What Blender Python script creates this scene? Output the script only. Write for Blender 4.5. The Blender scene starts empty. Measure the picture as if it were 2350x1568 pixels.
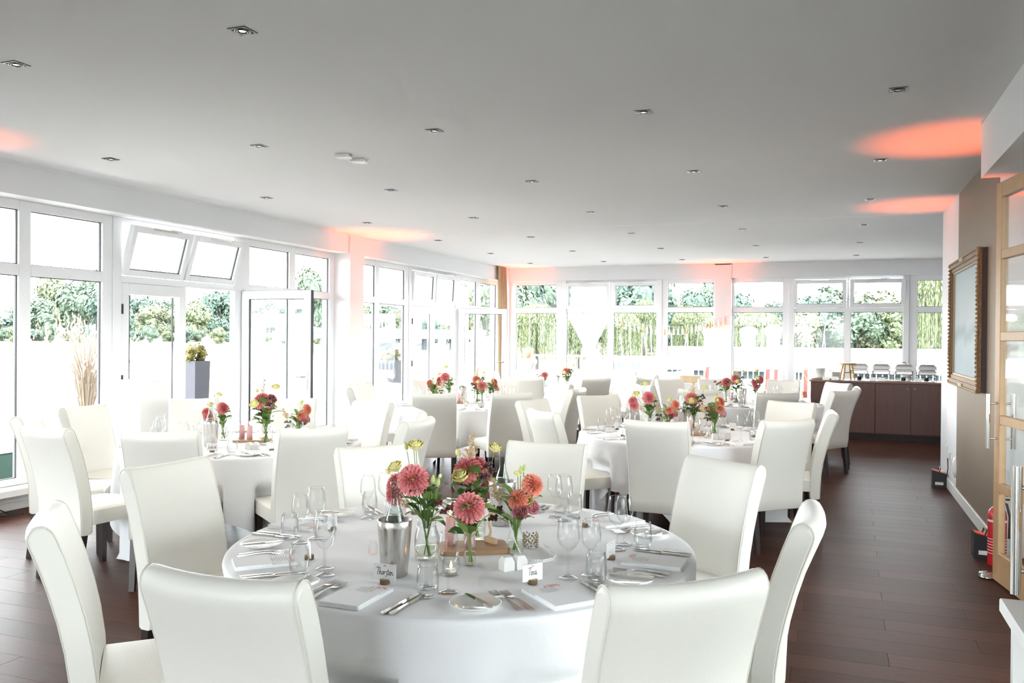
import bpy, math, random
from mathutils import Vector, Matrix

# ------------------------------------------------------------------ camera, sky, exposure
SC = bpy.context.scene
COL = SC.collection
PI = math.pi
CAM_H = 1.57325
F_PX, YAW, PITCH, ROLL = 1940.657, 0.364940654, -0.00591305, -0.00816844
cam_data = bpy.data.cameras.new('camera')
cam = bpy.data.objects.new('camera', cam_data)
COL.objects.link(cam)
SC.camera = cam
cam_data.sensor_width = 36.0
cam_data.sensor_fit = 'HORIZONTAL'
cam_data.lens = F_PX / 2350.0 * 36.0
cam_data.clip_start = 0.05
cam_data.clip_end = 2000
_R = Matrix.Rotation(YAW, 3, 'Z') @ Matrix.Rotation(PITCH, 3, 'X') @ Matrix.Rotation(ROLL, 3, 'Y')
_M = Matrix((_R.col[0], _R.col[2], -_R.col[1])).transposed().to_4x4()
_M.translation = Vector((0, 0, CAM_H))
cam.matrix_world = _M

SKY_STRENGTH = 3.0
world = bpy.data.worlds.new('overcast_sky')
SC.world = world
world.use_nodes = True
_bg = world.node_tree.nodes['Background']
_bg.inputs[0].default_value = (0.92, 0.965, 1.0, 1)
_bg.inputs[1].default_value = SKY_STRENGTH

SC.view_settings.view_transform = 'Standard'
SC.view_settings.look = 'None'
SC.view_settings.gamma = 1.0
SC.view_settings.use_curve_mapping = False
SC.view_settings.exposure = 2.92

cy = SC.cycles
cy.max_bounces = 7
cy.diffuse_bounces = 4
cy.glossy_bounces = 3
cy.transmission_bounces = 4
cy.transparent_max_bounces = 18
cy.caustics_reflective = False
cy.caustics_refractive = False
cy.sample_clamp_indirect = 8.0
cy.use_denoising = True
cy.use_adaptive_sampling = True
cy.adaptive_threshold = 0.025

# room measures
CE = 3.02325                 # ceiling
XL, XR = -6.506, 1.138       # bulkhead plane of the window side, aisle wall
WX = -6.745                  # inner face of the left window frames
YB = 16.85                   # bulkhead plane at the far end
WY = 16.95                   # inner face of the far window frames
ZS = 2.745                   # underside of bulkheads
UPL = (1.0, 0.135, 0.025)

def portal(name, loc, rot, sx, sy):
    d = bpy.data.lights.new(name, 'AREA')
    d.shape = 'RECTANGLE'; d.size = sx; d.size_y = sy
    d.cycles.is_portal = True
    o = bpy.data.objects.new(name, d); COL.objects.link(o)
    o.location = loc; o.rotation_euler = rot
    return o
# sky portals in the window openings (they only guide the sampling of the sky)
portal('window_portal', (-6.70, 7.49, 1.45), (0, -PI/2, 0), 2.6, 5.9)
portal('window_portal', (-6.70, 13.85, 1.45), (0, -PI/2, 0), 2.6, 6.0)
portal('window_portal', (-6.70, 2.05, 1.45), (0, -PI/2, 0), 2.6, 1.4)
portal('window_portal', (-2.0, 16.93, 1.45), (-PI/2, 0, 0), 9.0, 2.6)
portal('window_portal', (-2.6, -7.95, 1.45), (PI/2, 0, 0), 7.0, 2.6)
portal('window_portal', (3.15, 3.0, 1.75), (0, PI/2, 0), 1.9, 4.0)

# ------------------------------------------------------------------ materials
MATS = {}
def nmat(name):
    m = bpy.data.materials.new(name); m.use_nodes = True
    nt = m.node_tree
    b = nt.nodes['Principled BSDF']
    MATS[name] = m
    return m, nt, b
def pr(name, col, rough=0.5, metal=0.0, spec=0.5, noise=None, bump=None, sheen=0.0, coat=0.0, trans=0.0):
    """plain procedural material: noise=(scale, amount) colour variation, bump=(scale, strength)"""
    m, nt, b = nmat(name)
    b.inputs['Base Color'].default_value = (*col, 1)
    b.inputs['Roughness'].default_value = rough
    b.inputs['Metallic'].default_value = metal
    b.inputs['Specular IOR Level'].default_value = spec
    if sheen: b.inputs['Sheen Weight'].default_value = sheen
    if coat: b.inputs['Coat Weight'].default_value = coat
    if trans: b.inputs['Transmission Weight'].default_value = trans
    if noise or bump:
        tc = nt.nodes.new('ShaderNodeTexCoord')
    if noise:
        n = nt.nodes.new('ShaderNodeTexNoise'); n.inputs['Scale'].default_value = noise[0]
        n.inputs['Detail'].default_value = 4
        nt.links.new(tc.outputs['Object'], n.inputs['Vector'])
        mix = nt.nodes.new('ShaderNodeMix'); mix.data_type = 'RGBA'
        mix.inputs['A'].default_value = (*[c*(1-noise[1]) for c in col], 1)
        mix.inputs['B'].default_value = (*[min(1, c*(1+noise[1])) for c in col], 1)
        nt.links.new(n.outputs['Fac'], mix.inputs['Factor'])
        nt.links.new(mix.outputs['Result'], b.inputs['Base Color'])
    if bump:
        n2 = nt.nodes.new('ShaderNodeTexNoise'); n2.inputs['Scale'].default_value = bump[0]
        n2.inputs['Detail'].default_value = 3
        nt.links.new(tc.outputs['Object'], n2.inputs['Vector'])
        bp = nt.nodes.new('ShaderNodeBump'); bp.inputs['Strength'].default_value = bump[1]
        bp.inputs['Distance'].default_value = 0.01
        nt.links.new(n2.outputs['Fac'], bp.inputs['Height'])
        nt.links.new(bp.outputs['Normal'], b.inputs['Normal'])
    return m

pr('wall_paint', (0.81, 0.825, 0.84), 0.75, noise=(3, .015), bump=(90, .05))
pr('ceiling_paint', (0.745, 0.765, 0.775), 0.8, noise=(1.5, .012), bump=(120, .05))
pr('white_frame', (0.84, 0.85, 0.86), 0.35)
pr('gasket', (0.02, 0.022, 0.025), 0.6)
pr('white_trim', (0.82, 0.82, 0.80), 0.45)
pr('leather', (0.79, 0.77, 0.705), 0.42, spec=0.45, noise=(7, .025), bump=(260, .12))
pr('leather_seam', (0.70, 0.67, 0.60), 0.55)
pr('leg_wood', (0.028, 0.019, 0.017), 0.38, noise=(30, .3))
pr('table_wood', (0.35, 0.24, 0.15), 0.5, noise=(20, .2))
pr('napkin_cloth', (0.86, 0.86, 0.87), 0.9, bump=(420, .2), sheen=.2)
pr('porcelain', (0.85, 0.84, 0.81), 0.12, coat=.3)
pr('steel', (0.62, 0.60, 0.57), 0.22, metal=1.0, noise=(40, .06))
pr('polished_steel', (0.66, 0.65, 0.63), 0.12, metal=1.0)
pr('paper', (0.86, 0.86, 0.85), 0.8, noise=(60, .01))
pr('ink', (0.03, 0.03, 0.035), 0.7)
pr('grey_print', (0.42, 0.42, 0.43), 0.8)
pr('pink_print', (0.78, 0.42, 0.42), 0.8, noise=(200, .3))
pr('bark_slice', (0.16, 0.10, 0.055), 0.8, noise=(120, .4))
pr('slice_wood', (0.48, 0.36, 0.22), 0.75, noise=(90, .15))
pr('board_wood', (0.42, 0.24, 0.12), 0.5, noise=(18, .2))
pr('pale_wood', (0.66, 0.46, 0.28), 0.5, noise=(25, .12))
pr('stool_wood', (0.55, 0.33, 0.12), 0.4, noise=(25, .15))
pr('candle_pink', (0.80, 0.48, 0.48), 0.4)
pr('wick', (0.05, 0.04, 0.03), 0.8)
pr('leaf_green', (0.085, 0.17, 0.035), 0.5, noise=(30, .35))
pr('leaf_light', (0.22, 0.33, 0.08), 0.5, noise=(30, .3))
pr('stem_green', (0.16, 0.27, 0.06), 0.5)
pr('yellow_petal', (0.86, 0.80, 0.36), 0.6, noise=(60, .1))
pr('rose_petal', (0.80, 0.40, 0.45), 0.6, noise=(60, .12))
pr('bud_green', (0.48, 0.55, 0.16), 0.55, noise=(60, .2))
pr('plume_cream', (0.72, 0.55, 0.36), 0.8, noise=(60, .2))
pr('berry_dark', (0.055, 0.016, 0.02), 0.35)
pr('berry_red', (0.20, 0.04, 0.035), 0.4)
pr('flower_eye', (0.62, 0.60, 0.10), 0.7)
pr('lace', (0.84, 0.84, 0.84), 0.9)
pr('tan_wall', (0.36, 0.28, 0.21), 0.6)
pr('door_oak', (0.50, 0.31, 0.16), 0.42, noise=(14, .12))
pr('gilt', (0.20, 0.105, 0.045), 0.42, metal=0.45, noise=(70, .5), bump=(60, .6))
pr('gilt_pale', (0.38, 0.29, 0.18), 0.45, metal=0.3, noise=(80, .3))
pr('frame_dark', (0.05, 0.028, 0.025), 0.5)
pr('red_paint', (0.62, 0.02, 0.025), 0.25, coat=.5)
pr('black_plastic', (0.018, 0.018, 0.022), 0.4)
pr('white_plastic', (0.80, 0.80, 0.79), 0.35)
pr('black_metal', (0.012, 0.012, 0.014), 0.35, metal=.3)
pr('lamp_ring', (0.10, 0.11, 0.13), 0.25, metal=.8)
pr('counter_wood', (0.105, 0.052, 0.042), 0.4)
pr('counter_top', (0.23, 0.13, 0.10), 0.4, noise=(12, .15))
pr('kick_dark', (0.02, 0.008, 0.008), 0.5)
pr('brass', (0.75, 0.50, 0.16), 0.25, metal=1.0)
pr('curtain_gold', (0.47, 0.335, 0.19), 0.6, noise=(9, .12), sheen=.3)
pr('deck_wood', (0.13, 0.10, 0.08), 0.7, noise=(8, .2))
pr('terrace_stone', (0.20, 0.20, 0.19), 0.8, noise=(2, .08))
pr('rail_white', (0.82, 0.83, 0.83), 0.5)
pr('planter_grey', (0.050, 0.051, 0.062), 0.75, noise=(10, .1))
pr('bank_green', (0.065, 0.062, 0.035), 0.9, noise=(.3, .4))
pr('trunk', (0.05, 0.042, 0.035), 0.9, noise=(12, .3))
pr('concrete', (0.085, 0.095, 0.10), 0.85, noise=(.4, .1))
pr('roof_white', (0.28, 0.29, 0.30), 0.6)
pr('shed_wall', (0.055, 0.072, 0.078), 0.8)
pr('canvas_white', (0.83, 0.83, 0.82), 0.85)
pr('stripe_red', (0.20, 0.022, 0.018), 0.8)
pr('turquoise', (0.035, 0.085, 0.065), 0.6, noise=(4, .1))
pr('grass_straw', (0.19, 0.15, 0.11), 0.9, noise=(6, .2))
pr('grass_green', (0.20, 0.24, 0.10), 0.8, noise=(6, .25))
pr('bush_yellow', (0.11, 0.095, 0.016), 0.7, noise=(20, .35))
pr('terracotta', (0.13, 0.055, 0.03), 0.8)
pr('balloon_peach', (0.85, 0.62, 0.45), 0.3)
pr('gold_foil', (0.72, 0.45, 0.20), 0.35, metal=.6)
pr('cardboard', (0.58, 0.44, 0.29), 0.8, noise=(20, .08))
pr('cable_black', (0.015, 0.015, 0.015), 0.5)
for nm, c in (('tree_a', (0.066, 0.098, 0.062)), ('tree_b', (0.092, 0.114, 0.056)), ('tree_c', (0.049, 0.080, 0.058)),
              ('tree_d', (0.108, 0.122, 0.070)), ('willow_leaf', (0.105, 0.125, 0.058))):
    m = pr(nm, c, 0.75, noise=(2.2, .35))

def obj_random_mix(m, nt, b, ca, cb):
    oi = nt.nodes.new('ShaderNodeObjectInfo')
    mix = nt.nodes.new('ShaderNodeMix'); mix.data_type = 'RGBA'
    mix.inputs['A'].default_value = (*ca, 1); mix.inputs['B'].default_value = (*cb, 1)
    nt.links.new(oi.outputs['Random'], mix.inputs['Factor'])
    return mix

def wood_floor():
    m, nt, b = nmat('floor_wood')
    mix = obj_random_mix(m, nt, b, (0.062, 0.027, 0.019), (0.098, 0.045, 0.032))
    geo = nt.nodes.new('ShaderNodeNewGeometry')
    mp = nt.nodes.new('ShaderNodeMapping'); mp.inputs['Scale'].default_value = (1.2, 26, 1)
    nt.links.new(geo.outputs['Position'], mp.inputs['Vector'])
    n = nt.nodes.new('ShaderNodeTexNoise'); n.inputs['Scale'].default_value = 4; n.inputs['Detail'].default_value = 6
    n.inputs['Roughness'].default_value = 0.65
    nt.links.new(mp.outputs['Vector'], n.inputs['Vector'])
    mul = nt.nodes.new('ShaderNodeMix'); mul.data_type = 'RGBA'; mul.blend_type = 'MULTIPLY'
    mul.inputs['Factor'].default_value = 1.0
    rmp = nt.nodes.new('ShaderNodeValToRGB')
    rmp.color_ramp.elements[0].position = .3; rmp.color_ramp.elements[0].color = (.55, .52, .5, 1)
    rmp.color_ramp.elements[1].position = .72; rmp.color_ramp.elements[1].color = (1.25, 1.22, 1.2, 1)
    nt.links.new(n.outputs['Fac'], rmp.inputs['Fac'])
    nt.links.new(mix.outputs['Result'], mul.inputs['A']); nt.links.new(rmp.outputs['Color'], mul.inputs['B'])
    nt.links.new(mul.outputs['Result'], b.inputs['Base Color'])
    b.inputs['Roughness'].default_value = 0.42
    rr = nt.nodes.new('ShaderNodeMapRange')
    rr.inputs['To Min'].default_value = 0.34; rr.inputs['To Max'].default_value = 0.5
    b.inputs['Specular IOR Level'].default_value = 0.06
    nt.links.new(n.outputs['Fac'], rr.inputs['Value']); nt.links.new(rr.outputs['Result'], b.inputs['Roughness'])
    bp = nt.nodes.new('ShaderNodeBump'); bp.inputs['Strength'].default_value = .35; bp.inputs['Distance'].default_value = .004
    nt.links.new(n.outputs['Fac'], bp.inputs['Height']); nt.links.new(bp.outputs['Normal'], b.inputs['Normal'])
wood_floor()

def stripes(name, ca, cb, axis, scale, rough, dist=2.0):
    """fine streaks along one axis (veneer grain, ribbed wallpaper)"""
    m, nt, b = nmat(name)
    tc = nt.nodes.new('ShaderNodeTexCoord')
    mp = nt.nodes.new('ShaderNodeMapping'); mp.inputs['Scale'].default_value = scale
    nt.links.new(tc.outputs['Object'], mp.inputs['Vector'])
    n = nt.nodes.new('ShaderNodeTexNoise'); n.inputs['Scale'].default_value = 3; n.inputs['Detail'].default_value = 5
    nt.links.new(mp.outputs['Vector'], n.inputs['Vector'])
    mix = nt.nodes.new('ShaderNodeMix'); mix.data_type = 'RGBA'
    mix.inputs['A'].default_value = (*ca, 1); mix.inputs['B'].default_value = (*cb, 1)
    nt.links.new(n.outputs['Fac'], mix.inputs['Factor']); nt.links.new(mix.outputs['Result'], b.inputs['Base Color'])
    b.inputs['Roughness'].default_value = rough
stripes('counter_veneer', (0.075, 0.031, 0.025), (0.160, 0.076, 0.060), 2, (14, 14, .9), 0.38)
stripes('tan_paper', (0.195, 0.140, 0.092), (0.265, 0.196, 0.134), 2, (1, 60, .6), 0.5)
stripes('brushed_steel', (0.50, 0.47, 0.44), (0.80, 0.78, 0.75), 2, (22, 22, .2), 0.24)
MATS['brushed_steel'].node_tree.nodes['Principled BSDF'].inputs['Metallic'].default_value = 1.0

def cloth_mat():
    m, nt, b = nmat('table_cloth')
    b.inputs['Base Color'].default_value = (0.84, 0.845, 0.86, 1)
    b.inputs['Roughness'].default_value = 0.85
    b.inputs['Sheen Weight'].default_value = 0.2
    tc = nt.nodes.new('ShaderNodeTexCoord')
    n = nt.nodes.new('ShaderNodeTexNoise'); n.inputs['Scale'].default_value = 7; n.inputs['Detail'].default_value = 3
    n.inputs['Distortion'].default_value = .6
    mp = nt.nodes.new('ShaderNodeMapping'); mp.inputs['Scale'].default_value = (1, .45, 1); mp.inputs['Rotation'].default_value = (0, 0, .5)
    nt.links.new(tc.outputs['Object'], mp.inputs['Vector']); nt.links.new(mp.outputs['Vector'], n.inputs['Vector'])
    bp = nt.nodes.new('ShaderNodeBump'); bp.inputs['Strength'].default_value = .35; bp.inputs['Distance'].default_value = .02
    nt.links.new(n.outputs['Fac'], bp.inputs['Height']); nt.links.new(bp.outputs['Normal'], b.inputs['Normal'])
cloth_mat()

def glass_mat(name, tint, base, gain, rough=0.02, edge=1.0):
    """thin glass: mostly clear, mirror-like towards grazing angles"""
    m = bpy.data.materials.new(name); m.use_nodes = True; MATS[name] = m
    nt = m.node_tree; nt.nodes.clear()
    out = nt.nodes.new('ShaderNodeOutputMaterial')
    tr = nt.nodes.new('ShaderNodeBsdfTransparent'); tr.inputs[0].default_value = (*tint, 1)
    gl = nt.nodes.new('ShaderNodeBsdfGlossy'); gl.inputs['Roughness'].default_value = rough
    lw = nt.nodes.new('ShaderNodeLayerWeight'); lw.inputs['Blend'].default_value = .5
    pw = nt.nodes.new('ShaderNodeMath'); pw.operation = 'POWER'; pw.inputs[1].default_value = gain
    ma = nt.nodes.new('ShaderNodeMath'); ma.operation = 'MULTIPLY_ADD'; ma.inputs[1].default_value = 1 - base; ma.inputs[2].default_value = base
    ma.use_clamp = True
    mx = nt.nodes.new('ShaderNodeMixShader')
    if edge < 1:        # longer way through the wall where it is seen edge-on
        p2 = nt.nodes.new('ShaderNodeMath'); p2.operation = 'POWER'; p2.inputs[1].default_value = 2.5
        nt.links.new(lw.outputs['Facing'], p2.inputs[0])
        mc = nt.nodes.new('ShaderNodeMix'); mc.data_type = 'RGBA'
        mc.inputs['A'].default_value = (*tint, 1); mc.inputs['B'].default_value = (*[c*edge for c in tint], 1)
        nt.links.new(p2.outputs[0], mc.inputs['Factor']); nt.links.new(mc.outputs['Result'], tr.inputs[0])
    nt.links.new(lw.outputs['Facing'], pw.inputs[0]); nt.links.new(pw.outputs[0], ma.inputs[0])
    nt.links.new(ma.outputs[0], mx.inputs['Fac'])
    nt.links.new(tr.outputs[0], mx.inputs[1]); nt.links.new(gl.outputs[0], mx.inputs[2])
    nt.links.new(mx.outputs[0], out.inputs['Surface'])
glass_mat('clear_glass', (0.98, 0.985, 0.985), 0.014, 3.0, edge=.74)
glass_mat('window_glass', (0.97, 0.985, 0.98), 0.012, 4.5)
glass_mat('bottle_glass', (0.82, 0.88, 0.87), 0.03, 2.6, edge=.25)
glass_mat('vase_water', (0.93, 0.95, 0.88), 0.03, 4.0)

def water_mat():
    m, nt, b = nmat('lake_water')
    b.inputs['Base Color'].default_value = (0.05, 0.06, 0.06, 1)
    b.inputs['Roughness'].default_value = 0.18
    geo = nt.nodes.new('ShaderNodeNewGeometry')
    n = nt.nodes.new('ShaderNodeTexNoise'); n.inputs['Scale'].default_value = 1.2; n.inputs['Detail'].default_value = 3
    nt.links.new(geo.outputs['Position'], n.inputs['Vector'])
    bp = nt.nodes.new('ShaderNodeBump'); bp.inputs['Strength'].default_value = .3; bp.inputs['Distance'].default_value = .15
    nt.links.new(n.outputs['Fac'], bp.inputs['Height']); nt.links.new(bp.outputs['Normal'], b.inputs['Normal'])
water_mat()

def dahlia_mat(name, inner, outer, rad):
    m, nt, b = nmat(name)
    tc = nt.nodes.new('ShaderNodeTexCoord')
    ln = nt.nodes.new('ShaderNodeVectorMath'); ln.operation = 'LENGTH'
    nt.links.new(tc.outputs['Object'], ln.inputs[0])
    mr = nt.nodes.new('ShaderNodeMapRange'); mr.inputs['From Max'].default_value = rad
    nt.links.new(ln.outputs['Value'], mr.inputs['Value'])
    mix = nt.nodes.new('ShaderNodeMix'); mix.data_type = 'RGBA'
    mix.inputs['A'].default_value = (*inner, 1); mix.inputs['B'].default_value = (*outer, 1)
    nt.links.new(mr.outputs['Result'], mix.inputs['Factor'])
    nt.links.new(mix.outputs['Result'], b.inputs['Base Color'])
    b.inputs['Roughness'].default_value = .6
dahlia_mat('dahlia_pink', (0.42, 0.03, 0.05), (0.90, 0.36, 0.36), .052)
dahlia_mat('dahlia_coral', (0.55, 0.08, 0.04), (0.90, 0.40, 0.28), .052)

def painting_mat():
    m, nt, b = nmat('painted_canvas')
    tc = nt.nodes.new('ShaderNodeTexCoord')
    sp = nt.nodes.new('ShaderNodeSeparateXYZ'); nt.links.new(tc.outputs['Object'], sp.inputs[0])
    n = nt.nodes.new('ShaderNodeTexNoise'); n.inputs['Scale'].default_value = 2.5; n.inputs['Detail'].default_value = 6
    nt.links.new(tc.outputs['Object'], n.inputs['Vector'])
    ad = nt.nodes.new('ShaderNodeMath'); ad.operation = 'MULTIPLY_ADD'; ad.inputs[1].default_value = .25
    nt.links.new(n.outputs['Fac'], ad.inputs[0]); nt.links.new(sp.outputs['Z'], ad.inputs[2])
    rp = nt.nodes.new('ShaderNodeValToRGB')
    cr = rp.color_ramp
    cr.elements[0].position = 0.0; cr.elements[0].color = (.33, .39, .41, 1)
    cr.elements[1].position = 1.0; cr.elements[1].color = (.46, .53, .55, 1)
    for p, c in ((.33, (.41, .465, .475, 1)), (.42, (.31, .355, .36, 1)), (.5, (.44, .48, .475, 1)), (.75, (.49, .545, .55, 1))):
        e = cr.elements.new(p); e.color = c
    mr = nt.nodes.new('ShaderNodeMapRange'); mr.inputs['From Min'].default_value = -.5; mr.inputs['From Max'].default_value = .75
    nt.links.new(ad.outputs[0], mr.inputs['Value']); nt.links.new(mr.outputs['Result'], rp.inputs['Fac'])
    nt.links.new(rp.outputs['Color'], b.inputs['Base Color'])
    b.inputs['Roughness'].default_value = .6
    b.inputs['Specular IOR Level'].default_value = .2
painting_mat()

def emit(name, col, strength):
    m, nt, b = nmat(name)
    b.inputs['Base Color'].default_value = (*col, 1)
    b.inputs['Emission Color'].default_value = (*col, 1)
    b.inputs['Emission Strength'].default_value = strength
emit('bulb', (1.0, 0.80, 0.55), 0.5)
emit('bulb_off', (0.45, 0.47, 0.5), 0.05)
emit('flame', (1.0, 0.50, 0.16), 1.6)
emit('led_orange', (0.5, 0.05, 0.02), 0.12)

# ------------------------------------------------------------------ mesh helpers
class MB:
    """collects faces, then links them as one mesh object"""
    def __init__(s): s.v = []; s.f = []; s.sm = []
    def add(s, vs, fs, smooth=False):
        o = len(s.v); s.v += [tuple(v) for v in vs]
        for f in fs: s.f.append([i + o for i in f]); s.sm.append(smooth)
        return s
    def box(s, x0, x1, y0, y1, z0, z1):
        v = [(x, y, z) for z in (z0, z1) for y in (y0, y1) for x in (x0, x1)]
        return s.add(v, [(0, 2, 3, 1), (4, 5, 7, 6), (0, 1, 5, 4), (2, 6, 7, 3), (0, 4, 6, 2), (1, 3, 7, 5)])
    def rbox(s, x0, x1, y0, y1, z0, z1, r=.01):
        """box with chamfered edges"""
        r = min(r, (x1-x0)/2.01, (y1-y0)/2.01, (z1-z0)/2.01)
        v = []; idx = {}
        for ix, x in enumerate((x0, x1)):
            for iy, y in enumerate((y0, y1)):
                for iz, z in enumerate((z0, z1)):
                    sx, sy, sz = (r, -r)[ix], (r, -r)[iy], (r, -r)[iz]
                    for a in range(3):
                        p = [x + sx, y + sy, z + sz]
                        p[a] -= (sx, sy, sz)[a]
                        idx[ix, iy, iz, a] = len(v); v.append(p)
        f = []
        I = idx
        f += [(I[0,0,0,0], I[0,0,1,0], I[0,1,1,0], I[0,1,0,0]), (I[1,0,0,0], I[1,1,0,0], I[1,1,1,0], I[1,0,1,0])]
        f += [(I[0,0,0,1], I[1,0,0,1], I[1,0,1,1], I[0,0,1,1]), (I[0,1,0,1], I[0,1,1,1], I[1,1,1,1], I[1,1,0,1])]
        f += [(I[0,0,0,2], I[0,1,0,2], I[1,1,0,2], I[1,0,0,2]), (I[0,0,1,2], I[1,0,1,2], I[1,1,1,2], I[0,1,1,2])]
        for a in (0, 1):
            for b_ in (0, 1):
                f.append((I[0,a,b_,1], I[1,a,b_,1], I[1,a,b_,2], I[0,a,b_,2]))
                f.append((I[a,0,b_,0], I[a,1,b_,0], I[a,1,b_,2], I[a,0,b_,2]))
                f.append((I[a,b_,0,0], I[a,b_,1,0], I[a,b_,1,1], I[a,b_,0,1]))
        for k in range(8):
            a, b_, c = k & 1, k >> 1 & 1, k >> 2 & 1
            f.append((I[a,b_,c,0], I[a,b_,c,1], I[a,b_,c,2]))
        return s.add(v, f)
    def lathe(s, prof, n=24, c=(0, 0, 0), smooth=True, cap0=False, cap1=False):
        v = []; f = []
        m = len(prof)
        for r, z in prof:
            for k in range(n):
                a = 2*PI*k/n; v.append((c[0]+r*math.cos(a), c[1]+r*math.sin(a), c[2]+z))
        for i in range(m-1):
            for k in range(n):
                k2 = (k+1) % n
                f.append((i*n+k, i*n+k2, (i+1)*n+k2, (i+1)*n+k))
        s.add(v, f, smooth)
        if cap0: s.add(v[:n], [tuple(range(n))[::-1]])
        if cap1: s.add(v[-n:], [tuple(range(n))])
        return s
    def cyl(s, c, r, z0, z1, n=20, r2=None):
        return s.lathe([(r, z0), (r2 if r2 is not None else r, z1)], n, c, True, True, True)
    def tube(s, pts, r, n=6, r2=None, cap=True):
        pts = [Vector(p) for p in pts]; m = len(pts); v = []; f = []
        up = Vector((0, 0, 1))
        d0 = (pts[1]-pts[0]).normalized()
        nrm = d0.cross(up)
        if nrm.length < 1e-3: nrm = d0.cross(Vector((1, 0, 0)))
        nrm.normalize()
        for i, p in enumerate(pts):
            d = (pts[min(i+1, m-1)] - pts[max(i-1, 0)]).normalized()
            nrm = (nrm - d*nrm.dot(d))
            if nrm.length < 1e-6: nrm = d.orthogonal()
            nrm.normalize(); bn = d.cross(nrm)
            rr = r if r2 is None else r + (r2-r)*i/(m-1)
            for k in range(n):
                a = 2*PI*k/n; v.append(p + nrm*(rr*math.cos(a)) + bn*(rr*math.sin(a)))
        for i in range(m-1):
            for k in range(n):
                k2 = (k+1) % n; f.append((i*n+k, i*n+k2, (i+1)*n+k2, (i+1)*n+k))
        s.add(v, f, n > 4)
        if cap:
            s.add(v[:n], [tuple(range(n))[::-1]]); s.add(v[-n:], [tuple(range(n))])
        return s
    def prism(s, poly, z0, z1):
        n = len(poly)
        v = [(x, y, z0) for x, y in poly] + [(x, y, z1) for x, y in poly]
        f = [tuple(range(n))[::-1], tuple(range(n, 2*n))] + [(i, (i+1) % n, n+(i+1) % n, n+i) for i in range(n)]
        return s.add(v, f)
    def ball(s, c, r, n=8, m=6, sz=1.0):
        prof = [(max(1e-4, r*math.sin(PI*i/m)), -r*sz*math.cos(PI*i/m)) for i in range(m+1)]
        return s.lathe(prof, n, c)
    def ribbon2d(s, pts, w, plane):
        """flat pen stroke; plane maps (x, y) to 3-D"""
        for a, b in zip(pts, pts[1:]):
            dx, dy = b[0]-a[0], b[1]-a[1]; L = math.hypot(dx, dy) or 1
            nx, ny = -dy/L*w/2, dx/L*w/2; ex, ey = dx/L*w*.3, dy/L*w*.3
            q = [(a[0]+nx-ex, a[1]+ny-ey), (a[0]-nx-ex, a[1]-ny-ey), (b[0]-nx+ex, b[1]-ny+ey), (b[0]+nx+ex, b[1]+ny+ey)]
            s.add([plane(*p) for p in q], [(0, 1, 2, 3)])
        return s
    def xform(s, M):
        s.v = [tuple(M @ Vector(p)) for p in s.v]; return s
    def mesh(s, name, mat):
        me = bpy.data.meshes.new(name)
        me.from_pydata(s.v, [], s.f)
        if any(s.sm): me.polygons.foreach_set('use_smooth', s.sm)
        if mat: me.materials.append(MATS[mat])
        me.update()
        return me
    def obj(s, name, mat, parent=None, loc=None):
        o = bpy.data.objects.new(name, s.mesh(name, mat)); COL.objects.link(o)
        if parent: o.parent = parent
        if loc: o.location = loc
        return o

def inst(name, me, parent=None, loc=(0, 0, 0), rot=(0, 0, 0), scale=None):
    o = bpy.data.objects.new(name, me); COL.objects.link(o)
    if parent: o.parent = parent
    o.location = loc; o.rotation_euler = rot
    if scale: o.scale = scale if hasattr(scale, '__len__') else (scale,)*3
    return o
def tag(o, label=None, cat=None, group=None, kind=None):
    if label: o['label'] = label
    if cat: o['category'] = cat
    if group: o['group'] = group
    if kind: o['kind'] = kind
    return o
def empty(name, loc=(0, 0, 0), rz=0.0):
    o = bpy.data.objects.new(name, None); COL.objects.link(o)
    o.location = loc; o.rotation_euler = (0, 0, rz); o.empty_display_size = .1
    return o
def copy_tree(o, loc=None, rz=None, parent=None, scale=None):
    c = o.copy(); COL.objects.link(c); c.parent = parent
    if loc is not None: c.location = loc
    if rz is not None: c.rotation_euler = (0, 0, rz)
    if scale is not None: c.scale = (scale,)*3
    for ch in list(o.children): copy_tree(ch, parent=c)
    return c
def struct(o): return tag(o, kind='structure')
rnd = random.Random(7)
def R(d): return math.radians(d)

def project(p):
    d = Vector(p) - Vector((0, 0, CAM_H)); c = _R.transposed() @ d
    if c.y < .1: return None
    return 1175 + F_PX*c.x/c.y, 784 - F_PX*c.z/c.y, c.y

# ------------------------------------------------------------------ floor and planks
fl = struct(MB().box(-6.95, XR+.2, -8.2, 10.77, -.2, -.013).box(-6.95, 5.2, 10.77, 17.1, -.2, -.013).box(XR+.2, 3.4, -8.2, 10.6, -.2, -.013).obj('floor', 'kick_dark'))
PW, PL = .183, 1.3
cells = []
row = 0
y = -8.0
while y < 16.9:
    off = (row*0.43) % PL
    xmax = XR if y + PW < 10.8 else 5.0
    x = -6.9 - off
    while x < xmax:
        a, b = max(x, -6.9), min(x+PL, xmax)
        if b-a > .05: cells.append((a, b, y))
        x += PL
    y += PW; row += 1
scored = []
for a, b, yy in cells:
    q = project(((a+b)/2, yy+PW/2, 0))
    ok = q and -150 < q[0] < 2500 and 700 < q[1] < 1750
    scored.append((1/q[2]**2 if ok else 0, a, b, yy))
scored.sort(key=lambda t: -t[0])
pm = MB().rbox(0, 1, 0, 1, -.012, 0, .0012)
plank_me = {}
def plank_mesh(L):
    key = round(L, 2)
    if key not in plank_me:
        plank_me[key] = MB().rbox(0.0006, L-.0006, .0003, PW-.0003, -.012, 0, .0008).mesh('plank', 'floor_wood')
    return plank_me[key]
far = MB()
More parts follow.
